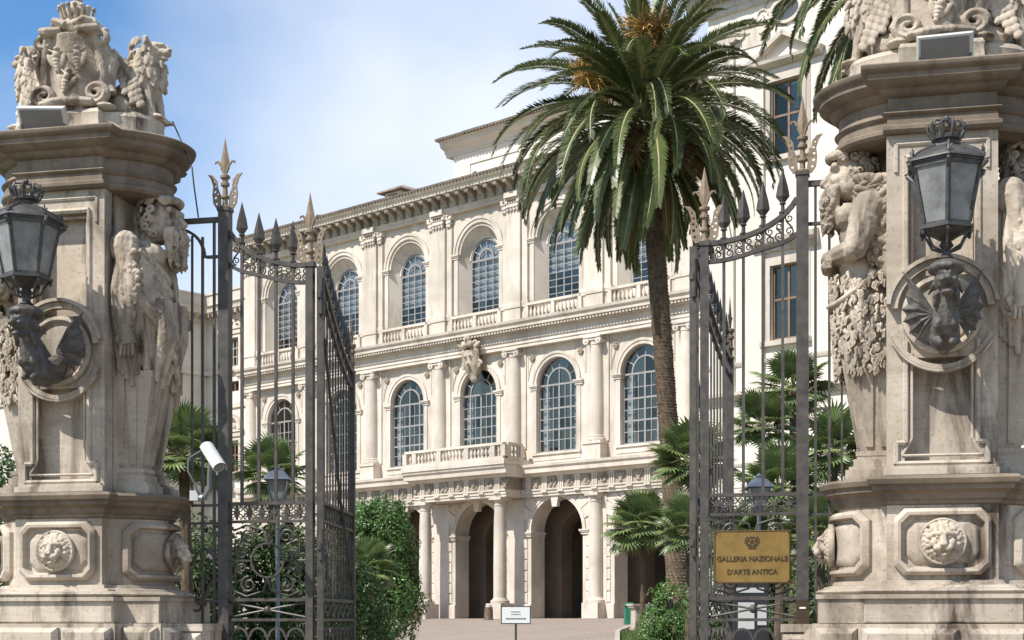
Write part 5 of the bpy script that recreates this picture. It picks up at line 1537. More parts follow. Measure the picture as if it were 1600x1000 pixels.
def side_panel(s):
    c = GO+E1*(s*2.845)
    r = empty('gate_side_panel', (c.x, c.y, 0), -PHI)
    S = (-s, 1, 1)
    def P(name, mb_or_me, mat=GI, loc=(0,0,0)):
        me = mb_or_me if isinstance(mb_or_me, bpy.types.Mesh) else mb_or_me.mesh(name)
        loc = (-s*loc[0], loc[1], loc[2])
        return ob(name, me, mat, r, loc, (0,0,0), S)
    p = P('post', MB().box(-0.055,0.055,-0.055,0.055,0.0,5.70).box(-0.065,0.065,-0.065,0.065,5.70,5.735))
    f = P('finial', GM['finial'], GG, (0,0,5.735))
    P('stile', MB().box(0.862,0.938,-0.038,0.038,0.05,5.10).box(0.85,0.95,-0.05,0.05,5.10,5.14))
    P('finial', GM['finial'], GG, (0.90,0,5.14))
    for z, h, d in ((2.77,0.016,0.03),(2.59,0.014,0.025),(1.81,0.016,0.03),(1.61,0.014,0.026),(0.2,0.02,0.03)):
        P('rail', MB().box(0.056,0.861,-d,d,z-h,z+h))
    for i, u in enumerate((0.18,0.36,0.54,0.72)):
        b = P('bar', MB().box(u-0.014,u+0.014,-0.014,0.014,2.786,ztop(u)+0.03))
        P('spear_head', GM['spear'], GI, (u, 0, ztop(u)+0.045)).scale = (-s*1.1, 1.1, 1.1)
    for m in ('curved_rail','curved_rail2'): P('curved_rail', GM[m])
    for m, nm in (('scroll','curved_scrollwork'),('bigscroll','panel_scrollwork')): P(nm, GM[m])
    for i in range(6): P('scroll_motif', GM['motif'], loc=(0.125+0.133*i,0,0))
    P('cross_brace', GM['cross']); P('arch_row', GM['arcs'])
    # infill between post and pillar
    P('rail', MB().box(-0.56,-0.056,-0.022,0.022,5.60,5.65))
    P('rail', MB().box(-0.2,-0.056,-0.015,0.015,5.24,5.27))
    P('curved_rail', flatbar([(-0.52+0.30*sin(a), 5.25+0.30*cos(a)) for a in [pi/2*i/10 for i in range(11)]], 0.014, 0.016))
    P('bar', MB().box(-0.13,-0.105,-0.012,0.012,1.57,5.60)); P('bar', MB().box(-0.255,-0.23,-0.012,0.012,1.57,5.46))
    P('bar', MB().box(-0.365,-0.345,-0.01,0.01,2.76,5.48))
    for z in (2.76,2.58,1.80,3.55): P('rail', MB().box(-0.36 if z < 3 else -0.25,-0.056,-0.014,0.014,z-0.012,z+0.012))
    P('scroll_bracket', MB().tube([(-0.06,0,2.2),(-0.2,0,2.32),(-0.3,0,2.28),(-0.36,0,2.15)], 0.018, 6).spiral((-0.3,0,1.75), 0.09, 0.02, 1.3, 0.016).tube([(-0.24,0,1.80),(-0.15,0,1.98),(-0.06,0,2.02)], 0.016, 6))
    tag(r, 'fixed iron gate panel with curved top and spear heads beside the %s pillar' % ('left' if s < 0 else 'right'), 'gate panel', 'fixed panels of the iron gate')
    return r
side_panel(-1); side_panel(1)

def leaf_top(v): return 4.34+0.74*(1-v/1.8)**1.5
def gate_leaf(s, head):
    c = GO+E1*(s*1.84)
    r = empty('gate_leaf', (c.x, c.y, 0), pi/2-head)         # local +x runs along the open leaf
    def P(name, mb_or_me, mat=GI, loc=(0,0,0), scl=(1,1,1)):
        me = mb_or_me if isinstance(mb_or_me, bpy.types.Mesh) else mb_or_me.mesh(name)
        return ob(name, me, mat, r, loc, (0,0,0), scl)
    P('stile', MB().box(-0.03,0.035,-0.03,0.03,0.08,5.10)); P('stile', MB().box(1.76,1.83,-0.035,0.035,0.08,4.34))
    P('finial', GM['finial'], GG, (1.795,0,4.34), (0.95,)*3)
    P('hinge', MB().lathe([(0.03,0),(0.03,0.35)], 10, (-0.05,-0.02,4.62)).box(-0.09,0.0,-0.02,0.02,4.78,4.84)); P('hinge', MB().lathe([(0.03,0),(0.03,0.3)], 10, (-0.05,-0.02,2.2)).box(-0.09,0.0,-0.02,0.02,2.3,2.36))
    VS = [0.04+1.72*i/16 for i in range(17)]
    P('curved_rail', flatbar([(v, leaf_top(v)) for v in VS], 0.02, 0.026)); P('curved_rail', flatbar([(v, leaf_top(v)-0.17) for v in VS], 0.016, 0.02))
    for z, h in ((2.77,0.016),(2.59,0.014),(1.81,0.016),(1.61,0.014),(0.2,0.02)): P('rail', MB().box(0.041,1.759,-0.026,0.026,z-h,z+h))
    for i in range(10):
        v = 0.20+0.155*i
        P('bar', MB().box(v-0.009,v+0.009,-0.009,0.009,2.786,leaf_top(v)+0.10))
        P('spear_head', GM['spear'], GI, (v,0,leaf_top(v)+0.12), (0.75,0.75,0.85))
        P('bar', MB().box(v-0.009,v+0.009,-0.009,0.009,1.827,2.575))
    for i in range(11): P('scroll_motif', GM['motif'], loc=(0.13+0.154*i,0,0))
    for i in range(6):
        a = 0.06+0.283*i
        x_ = MB()
        for q in (-1,1): x_.tube([(a,0,1.71+q*0.08),(a+0.28,0,1.71-q*0.08)], 0.011, 6)
        P('cross_brace', x_)
    x_ = MB()
    for i in range(8): x_.arch(0.15+0.21*i,1.44,0.075,0.095,-0.01,0.01,0,pi,12).box(0.045+0.21*i-0.01,0.045+0.21*i+0.01,-0.01,0.01,0.22,1.44)
    P('arch_row', x_)
    P('stay', MB().tube([(0.05,0.03*s,4.4),(0.9,0.03*s,2.9),(1.75,0.03*s,1.85)], 0.016, 6))
    tag(r, 'iron gate leaf swung open behind the %s' % ('left fixed panel, hedge beyond it' if s < 0 else 'fixed panel with the brass plaque'), 'gate leaf', 'open leaves of the iron gate')
gate_leaf(-1, radians(4)); gate_leaf(1, radians(19))

# ------------------------------------------------------------------ things fixed to the gate
def text_mesh(body, size, depth, align='CENTER', bold=0.0):
    cu_ = bpy.data.curves.new('t', 'FONT'); cu_.body = body; cu_.size = size; cu_.extrude = depth; cu_.align_x = align; cu_.offset = bold
    o = bpy.data.objects.new('t', cu_); COL.objects.link(o)
    bpy.context.view_layer.update()
    me = bpy.data.meshes.new_from_object(o.evaluated_get(bpy.context.evaluated_depsgraph_get()))
    bpy.data.objects.remove(o); bpy.data.curves.remove(cu_)
    me.materials.clear()
    return me
def plaque():
    c = GO+E1*(2.845-0.455)-E2*0.05
    r = empty('brass_plaque', (c.x, c.y, 1.945), -PHI)
    MB().block(-0.35,0.35,-0.025,0.0,0.0,0.49,0.006).build('plate', MAT['brass'], r)
    fr = MB()
    for a in ((-0.345,0.345,0.478,0.487),(-0.345,0.345,0.003,0.012),(-0.345,-0.337,0.012,0.478),(0.337,0.345,0.012,0.478)): fr.box(a[0],a[1],-0.029,-0.024,a[2],a[3])
    fr.build('border', MAT['brass_dark'], r)
    for t, z, sz in (('GALLERIA NAZIONALE',0.205,0.068),('D\u2019ARTE ANTICA',0.085,0.068)):
        me = text_mesh(t, sz, 0.003, bold=0.0012)
        ob('lettering', me, MAT['brass_dark'], r, (0,-0.028,z), (radians(90),0,0), (0.93,1,1))
    em = MB()                                # star on a cogwheel between two branches
    st = []
    for k in range(10):
        a = pi/2+pi*k/5; R = 0.036 if k % 2 == 0 else 0.015
        st.append((R*cos(a), 0.385+R*sin(a)))
    em.prism(st, -0.031, -0.024)
    em.tube([(0.04*cos(2*pi*i/20),-0.027,0.385+0.04*sin(2*pi*i/20)) for i in range(21)], 0.004, 4)
    for k in range(10): a = 2*pi*k/10; em.box(0.047*cos(a)-0.005,0.047*cos(a)+0.005,-0.03,-0.024,0.385+0.047*sin(a)-0.005,0.385+0.047*sin(a)+0.005)
    for s in (-1,1):
        for k in range(7):
            a = -pi/2+s*(0.25+0.34*k); em.ell((0.062*cos(a),-0.026,0.39+0.056*sin(a)),(0.011,0.004,0.008),6,4)
    em.box(-0.035,0.035,-0.03,-0.024,0.318,0.33)
    em.build('emblem', MAT['brass_dark'], r)
    for x in (-0.33,0.33):
        for z in (0.02,0.47): MB().lathe([(0.008,0),(0.006,0.006),(0.0001,0.008)], 8, M=Matrix.Translation((x,-0.029,z)) @ Matrix.Rotation(pi/2,4,'X')).build('screw', MAT['brass_dark'], r)
    tag(r, 'brass plaque reading Galleria Nazionale d\u2019Arte Antica on the iron gate', 'plaque')
plaque()
def lock_box():
    c = GO+E1*2.85-E2*0.075
    r = empty('letter_box', (c.x, c.y, 1.53), -PHI)
    P = [(-0.06,0.05),(-0.045,0.015),(-0.02,0.0),(0.02,0.0),(0.045,0.015),(0.06,0.05),(0.06,0.24),(0.04,0.265),(-0.04,0.265),(-0.06,0.24)]
    MB().prism(P, -0.04, 0.02).build('case', MAT['brass_dark'], r)
    MB().box(-0.028,0.028,-0.046,-0.039,0.18,0.196).build('slot', MAT['sign_white'], r)
    tag(r, 'small bronze box with a pale slot on the right gate post', 'box')
lock_box()
def cctv():
    p = pt(333, 716, 14.75)
    r = empty('security_camera', p); r.scale = (0.8,0.8,0.8)
    d = Vector((0.21,-0.30,-0.27)).normalized()
    q = d.to_track_quat('X','Z').to_matrix().to_4x4()
    h = MB().loops([[(x,0.075*cos(a),0.07*sin(a)) for a in [2*pi*i/16 for i in range(16)]] for x in (-0.25,0.2)], M=q)
    h.build('housing', MAT['white_plastic'], r)
    MB().loops([[(x,0.09*cos(a),0.085*sin(a)+0.006) for a in [pi*i/10-0.25 for i in range(12)]] for x in (-0.24,0.25)], False, False, False, M=q).build('sun_shield', MAT['white_plastic'], r)
    MB().loops([[(x,k*cos(a),k*sin(a)) for a in [2*pi*i/16 for i in range(16)]] for x, k in ((0.201,0.062),(0.215,0.055))], M=q).build('lens', MAT['lens_glass'], r)
    MB().tube([(-0.03,0.0,-0.05),(-0.05,0.03,-0.2),(-0.06,0.08,-0.35),(-0.14,0.12,-0.47)], 0.03, 8).tube([(-0.14,0.12,-0.47),(-0.22,0.14,-0.45)],0.05,8).build('arm', MAT['grey_metal'], r)
    MB().tube([q @ Vector((-0.25,0,0)),(-0.30,0.02,0.0),(-0.31,0.03,-0.15),(-0.22,0.05,-0.32),(-0.2,0.1,-0.44)], 0.012, 6).build('cable', MAT['grey_metal'], r)
    MB().box(-0.3,-0.2,0.08,0.2,-0.50,-0.38).build('junction_box', MAT['white_plastic'], r)
    tag(r, 'white cylindrical security camera on a grey arm beside the left pillar', 'camera')
cctv()
cb_ = MB().tube([pt(270,190,15.6), pt(285,225,15.3), pt(300,262,15.1), pt(303,290,15.1), pt(310,340,15.2)], 0.008, 5).build('cable', MAT['dark_plastic'])
tag(cb_, 'thin dark cable running down from the left pillar to the gate', 'cable')
# ------------------------------------------------------------------ vegetation
def leaf_quad(vs, fs, base, d, nrm, L, w, cup=0.0):
    """pointed leaf: 4 verts, 2 triangles"""
    side = d.cross(nrm).normalized(); n = len(vs)
    mid = base+d*(L*0.45)
    vs += [base, mid+side*w+nrm*cup, base+d*L, mid-side*w+nrm*cup]
    fs += [(n, n+1, n+2), (n, n+2, n+3)]

def date_frond(e0, bend, L, seed, npair=110, droop=0.0):
    """feather leaf growing from the origin towards +x; returns mesh with ribs and leaflets (2 materials)"""
    r = random.Random(seed); mb = MB()
    N = 26; pts = [Vector((0,0,0))]; tang = []
    sw = r.uniform(-0.25,0.25)
    for i in range(N):
        t = (i+0.5)/N
        e = e0-bend*t**1.25; yaw = sw*t*t
        d = Vector((cos(e)*cos(yaw), cos(e)*sin(yaw), sin(e)))
        tang.append(d); pts.append(pts[-1]+d*(L/N))
    mb.tube(pts, [0.055*(1-i/N)**0.8+0.008 for i in range(N+1)], 5, True, 0.6)
    nr = len(mb.f); vs, fs = [], []
    for k in range(npair):
        t = 0.13+0.87*(k+0.5)/npair
        f = t*N; i = min(N-1, int(f)); p = pts[i].lerp(pts[i+1], f-i); d = tang[i]
        up = Vector((0,1,0)).cross(d)*-1; up = d.cross(Vector((0,1,0))).normalized(); side = Vector((0,1,0))
        if up.dot(Vector((-sin(e0),0,cos(e0)))) < 0: up = -up
        ll = 0.50*min(1, (t-0.06)/0.22)*(1-0.62*max(0,(t-0.45)/0.55)**1.5)*r.uniform(0.85,1.1)
        fw = radians(52-24*t)+r.uniform(-0.07,0.07)
        for s in (-1,1):
            v = radians(22)+r.uniform(-0.16,0.16)
            q = (d*sin(pi/2-fw if False else fw)*0+d*cos(pi/2-0.0-(pi/2-fw)) if False else d*cos(fw)*0.75+side*(s*sin(fw)*cos(v)*1.25)+up*(sin(v)*0.75*(1-droop))-Vector((0,0,0.10+0.35*droop)))
            q.normalize()
            nn = (up-q*up.dot(q)).normalized()
            leaf_quad(vs, fs, p, q, nn, ll, 0.032, 0.0)
    n0 = len(mb.v); mb.v += [tuple(x) for x in vs]; mb.f += [tuple(i+n0 for i in g) for g in fs]
    me = bpy.data.meshes.new('frond'); me.from_pydata(mb.v, [], mb.f)
    me.materials.append(MAT['palm_rib']); me.materials.append(MAT['date_palm_leaf'])
    me.polygons.foreach_set('material_index', [0]*nr+[1]*(len(mb.f)-nr))
    return me
FR_CLASS = [(84,30,4.3),(70,58,4.7),(55,76,5.0),(40,88,5.2),(25,98,5.3),(10,96,5.2),(-8,80,5.0),(-30,58,4.7),(-52,36,4.3)]
FRONDS = [[date_frond(radians(e), radians(b), L, 10*i+j, 110, 0.0 if e > 0 else 0.5) for j in range(2)] for i, (e, b, L) in enumerate(FR_CLASS)]
DRYF = [date_frond(radians(-62), radians(24), 3.4, 77+j, 60, 0.8) for j in range(2)]
for me in DRYF: me.materials[1] = MAT['dry_palm_leaf']
def fruit_stalk():
    r = random.Random(6); mb = MB()
    P = [Vector((0,0,0)), Vector((0.35,0,0.6)), Vector((0.75,0,1.05)), Vector((1.15,0,1.25))]
    mb.tube(P, [0.045,0.04,0.03,0.015], 5, True, 0.5)
    for k in range(150):
        t = r.random(); p = P[1].lerp(P[2], t*2) if t < 0.5 else P[2].lerp(P[3], t*2-1)
        d = Vector((r.uniform(-0.1,0.9), r.uniform(-0.7,0.7), r.uniform(-0.5,0.9))).normalized()
        L = r.uniform(0.35,0.7)
        mb.tube([p, p+d*L*0.5, p+d*L+Vector((0,0,-0.10))], [0.015,0.013,0.008], 3)
        for q in range(2):
            c = p+d*L*r.uniform(0.3,0.9); mb.tube([c, c+Vector((r.uniform(-.15,.15),r.uniform(-.15,.15),r.uniform(-.12,.15)))], [0.011,0.006], 3)
    return mb.mesh('fruit_stalk', False)
ME_FS = fruit_stalk()

def date_palm(trunk, crown, name, seed, counts, label, rtop=0.40, boots=True):
    """trunk: list of points from the ground up; crown: centre of the head of leaves"""
    r = random.Random(seed)
    base = trunk[0]; root = empty(name, base)
    P = [p-base for p in trunk]; C = crown-base
    # smooth trunk path
    path = []
    pts = P+[C+Vector((0,0,-0.3))]
    for i in range(len(pts)-1):
        for k in range(10): path.append(pts[i].lerp(pts[i+1], k/10))
    path.append(pts[-1])
    for _ in range(6): path = [path[0]]+[(path[i-1]+path[i]*2+path[i+1])/4 for i in range(1,len(path)-1)]+[path[-1]]
    H_ = len(path)
    rad = [rtop*(1.18-0.25*min(1,i/(H_*0.35))) if i < H_*0.78 else rtop*(0.93+0.75*min(1,(i/H_-0.78)/0.14)) for i in range(H_)]
    rad = [q*(1+0.03*sin(i*1.7)) for i, q in enumerate(rad)]
    MB().tube(path, rad, 20).build('trunk', MAT['palm_bark'], root)
    if boots:
        b = MB(); bl = MB(); n = 0
        for i in range(2, H_-2):
            seg = (path[i+1]-path[i]).length; rings = max(1, int(seg/0.085))
            for q in range(rings):
                p = path[i].lerp(path[i+1], q/rings); frac = i/H_
                R_ = rad[i]; m = 15
                for k in range(m):
                    a = 2*pi*(k+0.5*(n % 2))/m+0.13*n+r.uniform(-0.06,0.06); c_, s_ = cos(a), sin(a)
                    if s_ > 0.35: continue
                    u = Vector((c_, s_, 0)); v = Vector((-s_, c_, 0)); w = 0.074*(R_/0.4); h = 0.085; o = r.uniform(0.022,0.045)
                    o += 0.05 if frac > 0.8 else 0
                    A = p+u*(R_-0.02)
                    (bl if frac < 0.33+r.uniform(-0.05,0.05) else b).add([A-v*w, A+v*w, A+v*w*0.35+Vector((0,0,h)), A-v*w*0.35+Vector((0,0,h)), A+u*o-v*w*0.55+Vector((0,0,h*0.75)), A+u*o+v*w*0.55+Vector((0,0,h*0.75)), A+Vector((0,0,-h*0.6))],
                          [(0,6,5,4),(6,1,5),(0,4,3),(1,2,5),(4,5,2,3)])
                n += 1
        o = b.build('leaf_boots', MAT['palm_bark'], root, False); o['kind'] = 'stuff'
        o = bl.build('leaf_boots', MAT['palm_boot'], root, False); o['kind'] = 'stuff'
    k = 0
    for cls, cnt in enumerate(counts):
        for j in range(cnt):
            az = 2*pi*((k*0.381966) % 1.0)+r.uniform(-0.2,0.2); k += 1
            e = FR_CLASS[cls][0]
            off = Vector((cos(az)*0.28, sin(az)*0.28, 0.9*(e+55)/139-0.45))
            sc_ = r.uniform(0.88,1.08)
            ob('frond', FRONDS[cls][j % 2], None, root, C+off, (r.uniform(-0.25,0.25), r.uniform(-0.12,0.12), az), (sc_,sc_,sc_))
    for j in range(7):
        az = r.uniform(0,2*pi)
        ob('dry_frond', DRYF[j % 2], None, root, C+Vector((0.35*cos(az),0.35*sin(az),-0.55)), (0,0.1,az))
    return root, C
gz_ = lambda x, y: terrain(x, y)
def foot(px, Y):
    x = (px-CX)/F_PX*Y; return Vector((x, Y, terrain(x, Y)-0.02))
YP = 50.0
tr = [foot(1062, YP)]+[pt(a, b, YP) for a, b in ((1056,850),(1047,700),(1037,560),(1029,450),(1021,340))]
palm, PC = date_palm(tr, pt(1006,190,YP), 'date_palm', 21, (8,12,16,20,22,22,22,22,14), '', 0.335)
tag(palm, 'tall date palm with a drooping crown and orange fruit stalks in front of the palace', 'palm tree')
for az, el, z in ((195,0.15,0.9),(265,-0.2,1.2),(285,-0.1,1.3),(20,0.1,0.9),(90,0,0.9),(250,-0.45,1.2),(205,0.35,0.7)):
    ob('fruit_stalk', ME_FS, MAT['fruit_stalk'], palm, PC+Vector((0.3*cos(radians(az)),0.3*sin(radians(az)),z-0.4)), (0,el,radians(az)), 1.25)
for az in (215,255,300,330):
    ob('spent_fruit_stalk', ME_FS.copy() if az == 215 else bpy.data.meshes['fruit_stalk.001'], None, palm, PC+Vector((0.5*cos(radians(az)),0.5*sin(radians(az)),-0.35)), (0,1.5,radians(az)), 1.2)
bpy.data.meshes['fruit_stalk.001'].materials.clear(); bpy.data.meshes['fruit_stalk.001'].materials.append(MAT['dry_palm_leaf'])
Y2 = 42.0
p2_, c2_ = date_palm([foot(1462,Y2), pt(1462,600,Y2), pt(1458,200,Y2)], pt(1452,-60,Y2), 'date_palm', 5, (4,8,12,16,18,18,16,14,10), '', 0.40, False)
tag(p2_, 'second date palm mostly hidden behind the right pillar, dark fronds beside the crest', 'palm tree')

def fan_leaf(seed, R_=0.55, nb=24, span=5.2):
    r = random.Random(seed); vs, fs = [], []; mb = MB()
    L = 0.75
    mb.tube([(0,0,0),(L*0.5,0,0.06),(L,0,0.02)], [0.014,0.011,0.010], 4)
    nr = len(mb.f)
    for k in range(nb):
        a = -span/2+span*k/(nb-1)
        d = Vector((cos(a), sin(a), 0.12*cos(a*0.5)-0.10)).normalized()
        l_ = R_*(0.80+0.25*cos(a*0.45))*r.uniform(0.9,1.05)
        w = 0.024*R_/0.55; b0 = Vector((L,0,0.02)); sd_ = Vector((-sin(a),cos(a),0)); n = len(vs)
        m = b0+d*l_*0.55; tip = b0+d*l_+Vector((0,0,-0.10*l_-r.random()*0.10*l_))
        vs += [b0, m+sd_*w*1.5+Vector((0,0,-0.012)), m+Vector((0,0,0.012)), m-sd_*w*1.5+Vector((0,0,-0.012)), tip]
        fs += [(n,n+1,n+2),(n,n+2,n+3),(n+1,n+4,n+2),(n+2,n+4,n+3)]
    n0 = len(mb.v); mb.v += [tuple(x) for x in vs]; mb.f += [tuple(i+n0 for i in g) for g in fs]
    me = bpy.data.meshes.new('fan_leaf'); me.from_pydata(mb.v, [], mb.f)
    me.materials.append(MAT['palm_rib']); me.materials.append(MAT['fan_palm_leaf'])
    me.polygons.foreach_set('material_index', [0]*nr+[1]*(len(mb.f)-nr))
    return me
FANS = [fan_leaf(s) for s in range(4)]
def fan_palm(px, py, Y, size, n, seed, label, heads=1):
    """crown centre at pixel px,py; size = reach of the leaves in metres"""
    r = random.Random(seed)
    b = foot(px, Y); c0 = pt(px, py, Y)
    root = empty('fan_palm', b); h = c0.z-b.z
    for q in range(heads):
        off = Vector((0,0,0)) if q == 0 else Vector((r.uniform(-0.7,0.7), r.uniform(-0.4,0.4), -h*r.uniform(0.2,0.5)))*1.0
        C = Vector((0,0,h))+off
        foot_ = Vector((off.x*0.5, off.y*0.5, 0))
        if C.z > 0.4:
            MB().tube([foot_, foot_.lerp(C,0.5)+Vector((0.05,0,0)), C], [0.11,0.09,0.075], 9).build('trunk', MAT['palm_bark'], root)
        for j in range(n):
            az = 2*pi*((j*0.381966) % 1)+r.uniform(-0.2,0.2)
            el = radians(82-125*(j/n)**0.85+r.uniform(-8,8)); s = size/1.3*r.uniform(0.85,1.1)
            ob('fan_leaf', FANS[r.randrange(4)], None, root, C, (r.uniform(-0.3,0.3), -el, az), s)
    tag(root, label, 'fan palm', 'fan palms in the garden')
    return root
for a in ((287,712,22.0,0.92,30,1,'fan palm just right of the left pillar, behind the railing',1),
          (425,742,25.0,0.80,26,2,'fan palm behind the left garden lamp',1),
          (575,890,43.0,1.15,28,3,'dark fan palm at the foot of the citrus tree left of the drive',1),
          (1003,822,56.0,1.75,34,4,'broad fan palm left of the date palm trunk, in front of the last arch',1),
          (1083,722,40.0,1.45,32,5,'fan palm right of the date palm trunk, half behind the gate leaf',1),
          (1075,830,38.0,1.2,26,6,'low fan palm behind the lower part of the right gate leaf',1),
          (1238,606,34.0,1.10,30,7,'tallest fan palm behind the right gate post',1),
          (1190,665,33.0,1.0,26,8,'fan palm behind the right fixed panel above the plaque',1),
          (1302,705,31.0,1.10,30,9,'fan palm between the right gate post and the right pillar',1),
          (1215,765,29.0,1.05,28,10,'fan palm directly above the garden lamp behind the plaque',1),
          (1150,850,30.0,1.0,26,11,'fan palm behind the brass plaque',1),
          (1280,835,27.0,0.95,26,12,'low fan palm behind the lock side of the right gate post',1),
          (1612,650,30.0,1.1,28,13,'fan palm at the right edge beyond the right pillar',1)):
    a = list(a); a[4] = int(a[4]*1.45); a[3] *= 0.9; fan_palm(*a)

def bush(name, px, Y, top, blobs, nleaf, size, mat, seed, label, cat, group=None, stem=0.10, z0=None):
    """blobs: (dx, dy, dz, rx, ry, rz) ellipsoids above the foot, filled with leaves near their skins"""
    r = random.Random(seed); b = foot(px, Y); root = empty(name, b)
    vs, fs = [], []; tot = sum(q[3]*q[5] for q in blobs)
    for (dx, dy, dz, rx, ry, rz) in blobs:
        for k in range(int(nleaf*rx*rz/tot)):
            d = Vector((r.gauss(0,1), r.gauss(0,1), r.gauss(0,1))).normalized()
            f = noise.noise(Vector((d.x*2.2+seed, d.y*2.2, d.z*2.2+dx)))
            rr = (0.55+0.45*r.random()**0.45)*(1+0.28*f)
            p = Vector((dx+rx*d.x*rr, dy+ry*d.y*rr, dz+rz*d.z*rr))
            if p.z < 0.03: continue
            if noise.noise(p*2.6+Vector((seed,0,0))) < -0.22: continue
            nn = (d*0.9+Vector((r.gauss(0,.55), r.gauss(0,.55), r.gauss(0,.55)+0.35))).normalized()
            t = nn.cross(Vector((r.gauss(0,1), r.gauss(0,1), r.gauss(0,1)))).normalized()
            L = size*r.uniform(0.7,1.25)
            leaf_quad(vs, fs, p, t, nn, L, L*0.24, L*0.06)
    mb = MB(); mb.v = [tuple(v) for v in vs]; mb.f = fs
    me = bpy.data.meshes.new('foliage'); me.from_pydata(mb.v, [], mb.f)
    ob('foliage', me, MAT[mat], root)
    st = MB()
    for (dx, dy, dz, rx, ry, rz) in blobs:
        st.tube([(dx*0.15,dy*0.15,0),(dx*0.5,dy*0.5,dz*0.5),(dx,dy,dz+rz*0.3)], [stem,stem*0.7,stem*0.25], 7)
        for q in range(5):
            a = r.uniform(0,2*pi); st.tube([(dx*0.7,dy*0.7,dz*0.7),(dx+rx*0.6*cos(a),dy+ry*0.6*sin(a),dz+rz*r.uniform(-0.2,0.6))], [stem*0.4,stem*0.12], 5)
    st.build('trunk' if cat == 'tree' else 'stem', MAT['wood_bark'], root)
    tag(root, label, cat, group)
    return root
bush('citrus_tree', 590, 48.0, 765, [(0,0,3.1,1.25,1.2,1.75),(0.35,-0.2,1.5,1.15,1.1,1.3),(-0.55,0.1,2.4,1.1,1.0,1.9),(0.75,0,2.3,0.55,0.6,1.1),(0.25,0,4.1,0.7,0.7,0.75),(-0.5,0.2,4.05,0.6,0.6,0.6)], 30000, 0.125, 'citrus_leaf', 3, 'dense glossy green citrus tree left of the drive, beside the open gate leaf', 'tree')
bush('shrub', 1045, 42.0, 900, [(0,0,1.0,0.75,0.6,0.9),(0.3,0,0.7,0.6,0.5,0.7),(-0.45,-0.1,0.6,0.5,0.45,0.6),(0.05,0,1.55,0.4,0.35,0.5)], 7000, 0.085, 'citrus_leaf', 5, 'leafy shrub at the foot of the date palm trunk', 'shrub', 'garden shrubs')
bush('shrub', 285, 23.5, 800, [(0,0,1.6,0.9,0.6,1.5),(-0.6,0,1.3,0.7,0.5,1.3),(0.4,0,2.3,0.6,0.5,0.9)], 15000, 0.10, 'dark_leaf', 6, 'dark shrub behind the railing right of the left pillar base', 'shrub', 'garden shrubs')
bush('shrub', 395, 24.5, 800, [(0,0,1.6,0.8,0.6,1.5),(0.75,0,1.5,0.8,0.6,1.45),(0.3,0,2.4,0.7,0.5,0.8)], 16000, 0.10, 'dark_leaf', 7, 'dark shrub behind the scrollwork of the left gate panel', 'shrub', 'garden shrubs')
bush('shrub', 500, 30, 800, [(0,0,1.8,1.0,0.6,1.7),(0.5,0.4,1.4,0.9,0.6,1.3)], 11000, 0.11, 'dark_leaf', 8, 'dark shrub behind the left open gate leaf', 'shrub', 'garden shrubs')
bush('shrub', 1140, 35, 850, [(0,0,1.7,1.0,0.7,1.7),(0.9,0,1.5,0.9,0.7,1.6)], 14000, 0.11, 'dark_leaf', 9, 'dark shrub in the shade behind the brass plaque', 'shrub', 'garden shrubs')
bush('shrub', 1215, 36, 850, [(0,0,2.2,1.0,0.7,2.2),(0.7,0.2,1.8,0.9,0.7,1.8)], 15000, 0.11, 'dark_leaf', 13, 'tall dark shrub behind the right gate post', 'shrub', 'garden shrubs')
bush('shrub', 1300, 33, 800, [(0,0,2.1,0.9,0.6,2.0),(0.7,0.3,1.7,0.9,0.6,1.6)], 14000, 0.11, 'dark_leaf', 10, 'dark shrub between the right gate post and the right pillar', 'shrub', 'garden shrubs')
bush('garden_tree', -22, 34, 590, [(0,0,4.0,1.0,1.0,1.5),(0.2,0,2.5,1.1,1.0,1.4),(-0.5,0,1.2,1.0,1.0,1.1)], 11000, 0.14, 'dark_leaf', 12, 'green tree at the left edge behind the left pillar', 'tree')
# lawn: blades along the visible verge at the right of the drive, and to the left
gr = random.Random(4); vs, fs = [], []
def blades(x0, x1, y0, y1, n, ex):
    for k in range(n):
        x, y = gr.uniform(x0,x1), gr.uniform(y0,y1)
        a, b = drive_edges(y)
        if (ex > 0 and x < b+0.2) or (ex < 0 and x > a-0.2): continue
        p = Vector((x,y,terrain(x,y)-0.02)); h = gr.uniform(0.06,0.14); an = gr.uniform(0,2*pi); w = Vector((cos(an),sin(an),0))*0.014
        m = len(vs); vs.extend([p-w, p+w, p+Vector((gr.uniform(-.05,.05),gr.uniform(-.05,.05),h))]); fs.append((m,m+1,m+2))
blades(2.5,9,40,66,26000,1); blades(-10,-3.5,38,64,12000,-1)
mg = bpy.data.meshes.new('grass'); mg.from_pydata([tuple(v) for v in vs], [], fs)
tag(ob('lawn_grass', mg, MAT['grass_blade']), 'short lawn grass beside the drive', 'grass', None, 'stuff')

